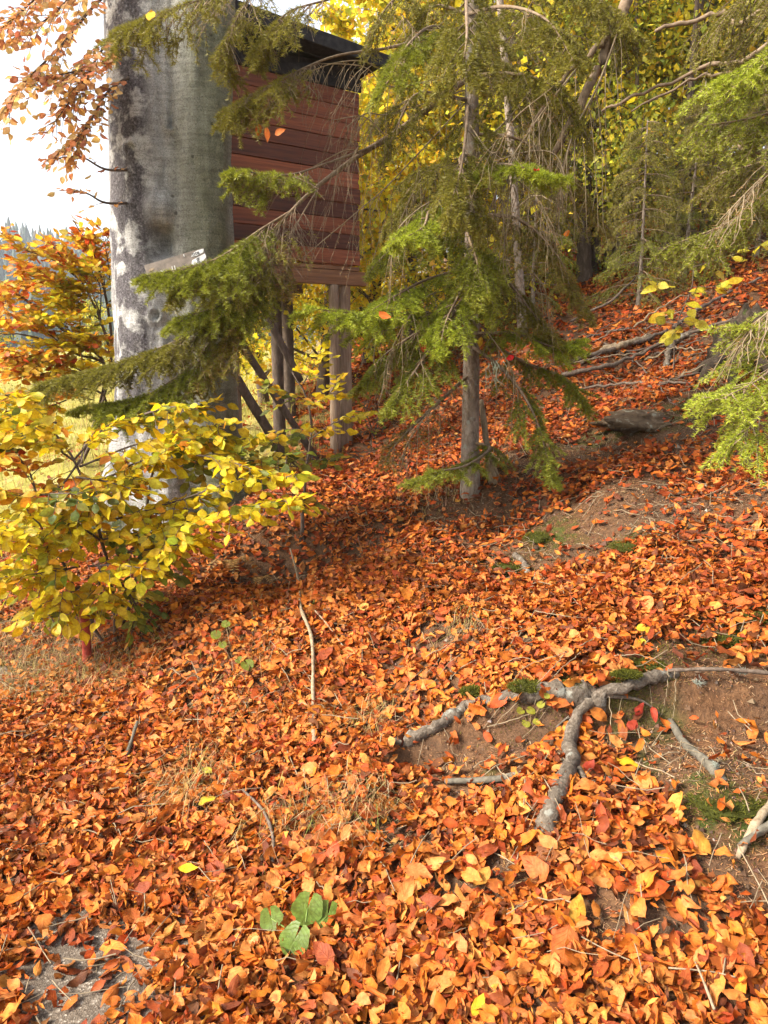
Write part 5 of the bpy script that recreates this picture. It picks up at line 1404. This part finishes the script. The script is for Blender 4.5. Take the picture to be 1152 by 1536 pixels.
for i, (px, py, s, lab) in enumerate([(1045, 1048, .022, 'grey lichen clump under the dark crusted stick'), (1112, 1022, .024, 'bushy lichen tuft on the crusted stick'), (340, 1222 - 240, .014, 'pale lichen flake in the dry stalks'), (492, 925, .02, 'grey lichen flake at the fork of the peeling twig'), (1072, 1162, .014, 'lichen speck at the end of the grey root')]):
    c = hit(px, py, .03)
    t = thing('lichen_tuft', lab, 'lichen', c)
    g = Geo(); r = np.random.default_rng(i)
    for k in range(44):
        d = norm(r.normal(0, 1, 3)) * r.uniform(.3, 1); d[2] = abs(d[2]) * .6
        V, Q, uv = limb(np.array([c, c + d * s * .6 + r.normal(0, s * .1, 3), c + d * s * 1.3 + r.normal(0, s * .3, 3)]), s * .06, s * .025, 5, 6, .3, k); g.add(V, Q)
    g.build('lichen_body', M_LICHEN, t)

# ------------------------------------------------------------------ red marker post, fern, ground plants, special leaves
rp0 = hit(131, 1000); 
t = thing('marker_post', 'short red painted post standing under the yellow beech shrub', 'post', rp0)
ax = norm(np.array([.03, .02, 1.])); 
g = Geo(); V, Q, uv = limb(np.array([rp0 - [0, 0, .1], rp0 + ax * .24]), .021, .021, 10, 12, .02, 1); g.add(V, Q, uv=uv); g.build('post_shaft', M_RED, t)
g = Geo(); V, Q, uv = limb(np.array([rp0 + ax * .245, rp0 + ax * .265]), .022, .017, 4, 12, 0, 1); g.add(V, Q, uv=uv); g.build('post_cap', M_RED, t)

def fern(px, py, lab, ang, size):
    b = hit(px, py, .01); t = thing('fern', lab, 'fern', b, None)
    for k, a in enumerate(ang):
        d = np.array([math.cos(a), math.sin(a), 0.])
        P = smooth_path(np.array([b, b + d * size * .4 + [0, 0, size * .45], b + d * size + [0, 0, size * .1]]), 16)
        g = Geo(); V, Q, uv = tubes(P[None], np.linspace(.002, .0008, 16)[None], 4); g.add(V, Q, (.4, .26, .1))
        T, S, U = frames(P[None]); T, S, U = T[0], S[0], U[0]
        for j in range(2, 16):
            for sd in (-1, 1):
                l = size * .22 * math.sin(math.pi * (j / 17) ** .8)
                Vv, Qq, c, u = leaves(P[j:j + 1], (S[j:j + 1] * sd + T[j:j + 1] * .3), U[j:j + 1], np.array([l]), np.array([.32]), np.array([.4]), np.array([.5]), np.array([.04]), np.array([[.62, .42, .15]]) * rng.uniform(.7, 1.1), 3)
                g.add(Vv, Qq, c, u)
        g.build('frond', M_LEAF, t)
fern(345, 862, 'withered tan fern in the dark hollow under the shrub', (-2.2, -1.2, -.3), .2)
fern(388, 880, 'tiny withered fern beside the dark hollow', (-1.5, -.6), .13)

def round_leaf(root, c, n, d, size, col, seed, lob=5):
    """toothed rounded leaf built as a fan of quads, with stalk"""
    r = np.random.default_rng(seed)
    n = norm(np.asarray(n, float)); d = norm(np.asarray(d, float) - n * np.dot(d, n)); x = np.cross(d, n)
    m = 37; a = np.linspace(-math.pi + .13, math.pi - .13, m)
    R_ = size * (.92 + .05 * np.cos(a * lob) + .02 * np.sin(a * 17) + .012 * r.normal(0, 1, m))
    vs = [c]; uvs = [(0, 0)]
    for rr in (.5, 1.0):
        for k in range(m):
            h = .10 * size * rr * rr * math.sin(a[k] * 2 + seed) + .08 * size * rr
            vs.append(c + (d * math.cos(a[k]) + x * math.sin(a[k])) * R_[k] * rr + n * h); uvs.append((math.sin(a[k]) * rr, math.cos(a[k]) * rr * .5 + .5))
    q = [[0, 1 + k, 2 + k, min(3 + k, m)] for k in range(0, m - 1, 2) if 3 + k <= m] + [[1 + k, 1 + m + k, 2 + m + k, 2 + k] for k in range(m - 1)]
    g = Geo(); cc = np.asarray(col) * r.uniform(.85, 1.15, (len(vs), 1)); g.add(vs, q, cc, uvs)
    lf = g.build('leaf', M_LEAF, root)
    return lf
pb = hit(455, 1425)
t = thing('coltsfoot_plant', 'low plant with four round toothed green leaves among orange leaves', 'plant', pb)
for k, (px, py, s, up) in enumerate([(462, 1392, .046, .06), (443, 1434, .044, .05), (492, 1395, .042, .04), (408, 1402, .034, .05)]):
    c = hit(px, py, up)
    round_leaf(t, c, [rng.normal(0, .2), -.55 + rng.normal(0, .15), 1], [rng.normal(0, .5), -1, 0], s, (.20, .32, .05), k)
    g = Geo(); V, Q, uv = limb(np.array([c, (c + pb) / 2 + [0, 0, .01], pb - [0, 0, .02]]), .002, .002, 6, 6, 0); g.add(V, Q, (.2, .28, .06)); g.build('stalk', M_GRASS, t)
pb = hit(350, 995)
t = thing('bramble_sprig', 'small sprig with green leaves among dry stalks on the slope', 'plant', pb)
for k, (px, py, s, up) in enumerate([(325, 978, .026, .08), (340, 966, .022, .09), (335, 990, .02, .07), (372, 1015, .03, .05), (360, 1008, .02, .05)]):
    c = hit(px, py, up); round_leaf(t, c, [.1, -.7, 1], [rng.normal(0, 1), -.6, 0], s, (.26, .34, .05), 20 + k, 3)
    g = Geo(); V, Q, uv = limb(np.array([c, (c + pb) / 2, pb - [0, 0, .02]]), .0015, .0018, 6, 6, 0); g.add(V, Q, (.3, .2, .1)); g.build('stalk', M_GRASS, t)
pb = hit(795, 1098)
t = thing('bilberry_sprig', 'little sprig of yellow-green leaves below the moss cushion', 'plant', pb)
for k, (px, py, s, up) in enumerate([(780, 1088, .016, .04), (795, 1092, .017, .045), (810, 1082, .015, .05), (818, 1075, .013, .055), (788, 1102, .016, .03), (804, 1100, .014, .03)]):
    c = hit(px, py, up); round_leaf(t, c, [rng.normal(0, .3), -.6, 1], [rng.normal(0, 1), -.6, 0], s, (.45, .47, .06), 30 + k, 2)
    g = Geo(); V, Q, uv = limb(np.array([c, (c + pb) / 2, pb - [0, 0, .02]]), .0012, .0015, 6, 6, 0); g.add(V, Q, (.3, .2, .1)); g.build('stalk', M_GRASS, t)
pb = hit(965, 975)
t = thing('yellow_seedling', 'tiny seedling with bright yellow leaves above the root joint', 'plant', pb)
for k, (px, py, s, up) in enumerate([(960, 962, .018, .05), (972, 966, .015, .05), (962, 978, .016, .035)]):
    c = hit(px, py, up); round_leaf(t, c, [rng.normal(0, .3), -.6, 1], [rng.normal(0, 1), -.6, 0], s, (.75, .62, .04), 40 + k, 3)
    g = Geo(); V, Q, uv = limb(np.array([c, (c + pb) / 2, pb - [0, 0, .02]]), .0012, .0015, 6, 6, 0); g.add(V, Q, (.3, .2, .1)); g.build('stalk', M_GRASS, t)

SPECIAL = [  # px, py, length, colour, label
    (942, 1162, .085, (.85, .55, .02), 'large yellow leaf lying on moss beside the thick bent root'), (285, 1322, .065, (.88, .68, .02), 'pure yellow oval leaf on the orange carpet near the path'),
    (312, 1218, .070, (.84, .66, .03), 'broad lemon yellow leaf below the dry grass tuft'), (313, 1172, .055, (.66, .62, .05), 'yellow-green curled leaf at the foot of the dry grass tuft'),
    (718, 1530, .06, (.85, .60, .02), 'golden yellow leaf beside darker orange leaves at the path foot'), (1052, 1290, .075, (.80, .42, .06), 'pale yellow-orange leaf below the needle-covered soil'),
    (640, 1320, .09, (.62, .10, .03), 'large red-orange folded leaf on the leaf carpet'), (800, 1325, .11, (.70, .17, .04), 'big red-orange leaf lying flat below the thick root'), (835, 1425, .13, (.68, .16, .04), 'very large orange-red leaf with veins below the root'),
    (845, 1455, .12, (.74, .22, .05), 'large smooth orange leaf partly covering another'), (500, 1300, .09, (.72, .13, .03), 'bright red-orange leaf beside the curved brown stick'), (332, 1252, .085, (.70, .17, .05), 'reddish leaf below the lemon yellow leaf'),
    (1105, 922, .10, (.66, .17, .04), 'long orange leaf by the moss mound'), (958, 1082, .06, (.48, .05, .02), 'dark red leaf on soil beside the thick root'), (945, 1108, .06, (.45, .06, .025), 'deep red leaf lying below the dark red one'), (1125, 968, .12, (.7, .22, .04), 'big orange leaf lying across the moss mound'),
    (880, 1170, .07, (.5, .07, .03), 'dark red folded leaf between the thick root and yellow leaf'), (875, 1200, .08, (.72, .24, .05), 'orange leaf directly below the dark red folded leaf'), (570, 1032, .08, (.78, .22, .02), 'vivid orange leaf beside a grass tuft'),
    (468, 905, .07, (.76, .25, .04), 'orange leaf beside the pale peeling twig'), (210, 993, .075, (.66, .17, .05), 'orange leaf lying near the red post'), (720, 1340, .08, (.80, .42, .07), 'pale orange leaf beside a bare soil gap'), (865, 1385, .085, (.82, .46, .05), 'light yellow-orange leaf right of the big red leaf'),
    (640, 728, .06, (.74, .35, .07), 'single pale leaf near the spruce foot'), (686, 763, .06, (.80, .44, .06), 'golden leaf lying at the foot of the slim spruce'), (980, 1090, .06, (.52, .07, .03), 'small red leaf on the soil under the bent root joint')]
SPECIAL[22] = SPECIAL[22][:4] + ('light yellow-orange leaf next to the big red leaf',)
for i, (px, py, L_, col, lab) in enumerate(SPECIAL):
    c = hit(px, py, .042)
    n = gnormal(np.array([c[0]]), np.array([c[1]]))[0] + np.array([0, -.25, 0]) + rng.normal(0, .2, 3); n = norm(n)
    d = rand_dirs(1)[0]; d = norm(d - n * np.dot(d, n))
    V, Q, cc, uv = leaves(np.zeros((1, 3)), np.array([[0, 1., 0]]), np.array([[0, 0, 1.]]), np.ones(1), np.array([rng.uniform(.52, .68)]), np.array([rng.normal(0, .8)]), np.array([rng.normal(.3, .6)]), np.array([.05]), np.array([col]) * np.array([.85, .82, .8]), 7, .5, rng, .025)
    me = np_mesh('fallen_leaf', V, Q, cc, uv); me.materials.append(M_DRYLEAF)
    tag(leaf_object('fallen_leaf', c - d * L_ * .5, d, n, me, L_ * .92), lab, 'leaf')
for i, (px, py, Y_, L_, col, lab) in enumerate([
    (400, 190, YS - .62, .07, (.62, .17, .03), 'withered orange leaf caught in the bough in front of the hut'), (412, 202, YS - .64, .06, (.66, .2, .03), 'second withered leaf hanging just below another before the hut'),
    (388, 186, YS - .6, .055, (.6, .15, .03), 'small curled leaf hanging against the hut planks'), (568, 468, YS - .72, .07, (.74, .18, .03), 'orange leaf stuck on the bright bough beside the hut post'),
    (635, 508, YS - .6, .07, (.5, .08, .03), 'rust leaf caught in the drooping spruce needles'), (772, 534, YS - .45, .05, (.55, .02, .02), 'crimson leaf caught beside the slim spruce trunk'), (802, 256, YS - .85, .05, (.62, .05, .02), 'red leaf resting on the green spruce tip'),
    (722, 505, YS - .25, .06, (.78, .55, .03), 'yellow leaf caught just beside the spruce trunk'), (845, 352, YS - .4, .05, (.78, .24, .03), 'orange leaf hanging in dead spruce twigs'), (228, 16, YS - .7, .07, (.8, .5, .04), 'yellow leaf caught high on the bough across the beech')]):
    d = norm(rng.normal(0, .5, 3) + np.array([0, 0, -.8])); n_ = norm(np.array([0, -1, .3]) + rng.normal(0, .3, 3))
    me = leaf_variants('caught_leaf', [col], [1], 1, M_DRYLEAF, (.2, .7), (.2, .5), .05, seed=90 + i, crumple=.03)[0]
    tag(leaf_object('caught_leaf', at(px, py, Y_), d, n_, me, L_), lab, 'leaf')
c = at(738, 545, YS - .42)
t = thing('beard_lichen', 'pale hanging lichen strands on the bough beside the spruce trunk', 'lichen', c)
g = Geo()
for k in range(14):
    o_ = rng.normal(0, .02, 3) * np.array([1.6, .6, .5]); P = np.array([c + o_, c + o_ + rng.normal(0, .014, 3) + [0, 0, -.05], c + o_ + rng.normal(0, .02, 3) + [0, 0, -.11]])
    V, Q, uv = limb(P, .0024, .001, 8, 6, .3, k); g.add(V, Q)
g.build('strands', M_PALELICHEN, t, True, 'stuff')

# ------------------------------------------------------------------ stuff: needles on the soil, twigs, dry grass, meadow grass
def blades(x, y, h, w, lean, col, r=rng, up=0.):
    n = len(x); z = height(x, y) + up
    p = np.stack([x, y, z - .01], -1)
    a = r.uniform(0, 6.28, n); d = np.stack([np.cos(a), np.sin(a), 0 * a], -1)
    s = np.stack([-np.sin(a), np.cos(a), 0 * a], -1) * (w * .5)[:, None]
    p1 = p + d * (lean * h * .35)[:, None] + np.array([0, 0, 1.]) * (h * .62)[:, None]
    p2 = p + d * (lean * h)[:, None] + np.array([0, 0, 1.]) * (h * np.maximum(.15, 1 - lean * .55))[:, None]
    V = np.stack([p - s, p + s, p1 + s * .7, p1 - s * .7, p2 + s * .1, p2 - s * .1], 1).reshape(-1, 3)
    i = np.arange(n)[:, None] * 6
    Q = np.concatenate([i + np.array([[0, 1, 2, 3]]), i + np.array([[3, 2, 4, 5]])])
    return V, Q, np.repeat(col, 6, 0)
def tuft_points(spec):
    X_l = []; Y_l = []
    for (px, py, rad, n) in spec:
        c = hit(px, py); X_l.append(rng.normal(c[0], rad, n)); Y_l.append(rng.normal(c[1], rad, n))
    return np.concatenate(X_l), np.concatenate(Y_l)
DRY = [(.40, .26, .11), (.50, .35, .17), (.28, .17, .07), (.34, .27, .08), (.20, .21, .045)]
x, y = tuft_points([(60, 1000, .16, 500), (20, 1050, .16, 450), (110, 1020, .14, 350), (170, 1005, .12, 300), (-20, 980, .2, 400), (220, 1000, .10, 180), (280, 1190, .07, 220), (560, 1085, .06, 150), (545, 1215, .06, 200), (300, 1170, .08, 180), (500, 1230, .06, 120), (40, 940, .2, 400), (350, 1040, .14, 160), (690, 945, .06, 120), (420, 1240, .07, 110), (20, 870, .3, 400), (255, 905, .12, 140), (660, 745, .1, 140), (380, 960, .16, 160)])
n = len(x)
g = Geo(); V, Q, c = blades(x, y, rng.uniform(.05, .14, n), rng.uniform(.0014, .003, n), rng.uniform(.4, 1.7, n), pick(DRY, [30, 22, 16, 14, 10], n, .2)); g.add(V, Q, c)
tag(g.build('dry_grass', M_GRASS, None, False, 'stuff'), 'tan dry grass in tufts along the verge and slope', 'grass')
x, y = scatter(60000, 6.2, 26, (-.75, -.02)); m = (rng.uniform(0, 1, len(x)) < np.clip(meadow_mask(x, y), 0, 1) * np.clip(10 / np.hypot(x, y), .25, 1)); x, y = x[m], y[m]; n = len(x)
MEAD = [(.34, .30, .06), (.42, .34, .08), (.22, .23, .04), (.42, .29, .12), (.48, .33, .15)]
g = Geo(); V, Q, c = blades(x, y, rng.uniform(.08, .26, n), rng.uniform(.004, .009, n), rng.uniform(.2, 1.2, n), pick(MEAD, [28, 22, 18, 18, 10], n, .18)); g.add(V, Q, c)
tag(g.build('meadow_grass', M_GRASS, None, False, 'stuff'), 'yellow-green meadow grass beyond the beech trunk', 'grass')
# fallen needles and crumbs on the bare soil
x, y = scatter(170000, 1.6, 6.5, (-.4, .75)); f = field(SOIL, x, y); m = rng.uniform(0, 1, len(x)) < f; x, y = x[m], y[m]; n = len(x)
z = height(x, y) + .004; a = rng.uniform(0, 6.28, n); l = rng.uniform(.010, .018, n) * .5
d = np.stack([np.cos(a) * l, np.sin(a) * l, rng.normal(0, .002, n)], -1); s = np.stack([-np.sin(a), np.cos(a), 0 * a], -1) * .0009
p = np.stack([x, y, z], -1)
g = Geo(); g.add(np.stack([p - d - s, p + d - s, p + d + s, p - d + s], 1).reshape(-1, 3), np.arange(4 * n).reshape(-1, 4), np.repeat(pick([(.36, .17, .07), (.5, .28, .13), (.22, .1, .045), (.6, .4, .22)], [30, 22, 20, 8], n, .2), 4, 0))
tag(g.build('needle_litter', M_GRASS, None, False, 'stuff'), 'brown fallen spruce needles on the bare soil', 'needles')
x, y = scatter(60000, 1.6, 6.8, (-.45, .75)); m = rng.uniform(0, 1, len(x)) < (field(SOIL, x, y) * .8 + .03) * (sval(x, y) > -.2); x, y = x[m], y[m]; n = len(x)
sz = np.exp(rng.normal(-5.6, .6, n)); c = np.stack([x, y, height(x, y) + sz * .25], -1)
oc = np.array([[1, 0, 0], [0, 1, 0], [-1, 0, 0], [0, -1, 0], [0, 0, .8], [0, 0, -.8]], float)
V = c[:, None] + oc[None] * sz[:, None, None] * rng.uniform(.6, 1.4, (n, 6, 1)); F = np.array([[0, 1, 4], [1, 2, 4], [2, 3, 4], [3, 0, 4]])
g = Geo(); g.add(V.reshape(-1, 3), (F[None] + (np.arange(n) * 6)[:, None, None]).reshape(-1, 3), np.repeat(pick([(.12, .06, .03), (.2, .12, .065), (.30, .24, .18), (.07, .035, .02)], [30, 26, 8, 20], n, .2), 6, 0))
tag(g.build('soil_crumbs', M_GRASS, None, False, 'stuff'), 'brown soil crumbs and small stones on the bare patches', 'crumbs')
# thin dead twigs and stalks strewn through the litter
x, y = scatter(3400, 1.5, 7.5, (-.6, .62)); n = len(x)
a = rng.uniform(0, 6.28, n); l = rng.uniform(.04, .16, n); q = np.linspace(-.5, .5, 4)
P = np.stack([x[:, None] + np.cos(a)[:, None] * l[:, None] * q, y[:, None] + np.sin(a)[:, None] * l[:, None] * q, 0 * x[:, None] + 0 * q], -1)
P[..., 2] = height(P[..., 0], P[..., 1]) + rng.uniform(.015, .05, (n, 1)) + rng.normal(0, .006, (n, 4))
V, Q, uv = tubes(P, np.broadcast_to(rng.uniform(.0008, .0022, (n, 1)), (n, 4)), 4); g = Geo(); g.add(V, Q, uv=uv)
tag(g.build('twig_litter', M_TWIG, None, True, 'stuff'), 'thin dead twigs and stalks strewn over the leaf carpet', 'twigs')

# ------------------------------------------------------------------ far wooded hill
hxs = np.linspace(-420, 60, 70); hys = np.linspace(120, 460, 40)
HX, HY = np.meshgrid(hxs, hys)
def hillz(x, y):
    e = np.exp(-((y - 330) / 120) ** 2) * (1 - .55 * sstep(-175, -40, x))
    return 44 * e * (.85 + .25 * vnoise(x / 60, y / 60, 5)) - 6
idx = np.arange(HX.size).reshape(HX.shape)
Qh = np.stack([idx[:-1, :-1], idx[:-1, 1:], idx[1:, 1:], idx[1:, :-1]], -1).reshape(-1, 4)
M_HILL = plain('far_forest_floor', (.03, .045, .02), .95, .1, .3, .1)
link('hill', np_mesh('hill', np.stack([HX, HY, hillz(HX, HY)], -1).reshape(-1, 3), Qh), M_HILL, None, 'structure')
n = 5200
fx = rng.uniform(-380, 40, n); fy = rng.uniform(140, 345, n); fz = hillz(fx, fy)
m = fz > -4; fx, fy, fz = fx[m], fy[m], fz[m]; n = len(fx)
hh = rng.uniform(8, 17, n); ww = hh * rng.uniform(.14, .2, n)
tiers = 5; ns = 6
VV = []; QQ = []
a = np.linspace(0, 6.283, ns, endpoint=False)
base = np.arange(n) * (tiers * 2 * ns)
ph0 = rng.uniform(0, 6.28, n)
for t_ in range(tiers):
    z0 = hh * (.08 + .9 * t_ / tiers); z1 = hh * (.08 + .9 * (t_ + 1.35) / tiers); r0_ = ww * (1 - t_ / tiers) ** .85 + .15; r1_ = r0_ * .12
    for (zv, rv) in ((z0, r0_), (np.minimum(z1, hh), r1_)):
        jit = rng.uniform(.75, 1.25, (n, ns))
        VV.append(np.stack([fx[:, None] + rv[:, None] * jit * np.cos(a + ph0[:, None] + t_), fy[:, None] + rv[:, None] * jit * np.sin(a + ph0[:, None] + t_), np.broadcast_to((fz + zv)[:, None], (n, ns))], -1))
V = np.stack(VV, 1).reshape(-1, 3)
Q = []
for t_ in range(tiers):
    b0 = base + t_ * 2 * ns; i0 = np.arange(ns); i1 = (i0 + 1) % ns
    Q.append(np.stack([b0[:, None] + i0, b0[:, None] + i1, b0[:, None] + ns + i1, b0[:, None] + ns + i0], -1).reshape(-1, 4))
cc = np.repeat(pick([(.03, .055, .02), (.045, .07, .025), (.07, .075, .02), (.16, .10, .03)], [40, 34, 12, 3], n, .2), tiers * 2 * ns, 0)
g = Geo(); g.add(V, np.concatenate(Q), cc)
tag(g.build('distant_forest', M_NEEDLE, None, False, 'stuff'), 'dark conifer forest covering the far hillside', 'forest')
# pale scrub along the foot of the meadow
for i, (x, y, s) in enumerate([(-9.5, 17.5, .8), (-11.2, 18.5, .85), (-13.0, 19, .9), (-7.6, 19.5, .7), (-15, 18, .9)]):
    plant('meadow_bush', KIND[3], x, y, i * 1.9, s, 'pale tan leafy bush at the far side of the meadow', 'bushes at the meadow edge', 'bush')

# ------------------------------------------------------------------ haze between here and the far hill
HAZE = True
if HAZE:
    m, nt, out = newmat('haze_air')
    pv = N(nt, 'ShaderNodeVolumePrincipled')
    pv.inputs['Color'].default_value = (.86, .91, 1, 1); pv.inputs['Density'].default_value = .0007; pv.inputs['Anisotropy'].default_value = .2
    nt.links.new(pv.outputs[0], out.inputs['Volume'])
    g = Geo(); I = np.eye(3)
    V = [(x, y, z) for x in (-560, 560) for y in (-540, 560) for z in (-40, 72)]
    q = [(0, 1, 3, 2), (4, 6, 7, 5), (0, 4, 5, 1), (2, 3, 7, 6), (0, 2, 6, 4), (1, 5, 7, 3)]
    g.add(V, q); o = g.build('haze', m, None, False, 'stuff'); o['label'] = 'pale autumn haze in the valley air'; o['category'] = 'haze'
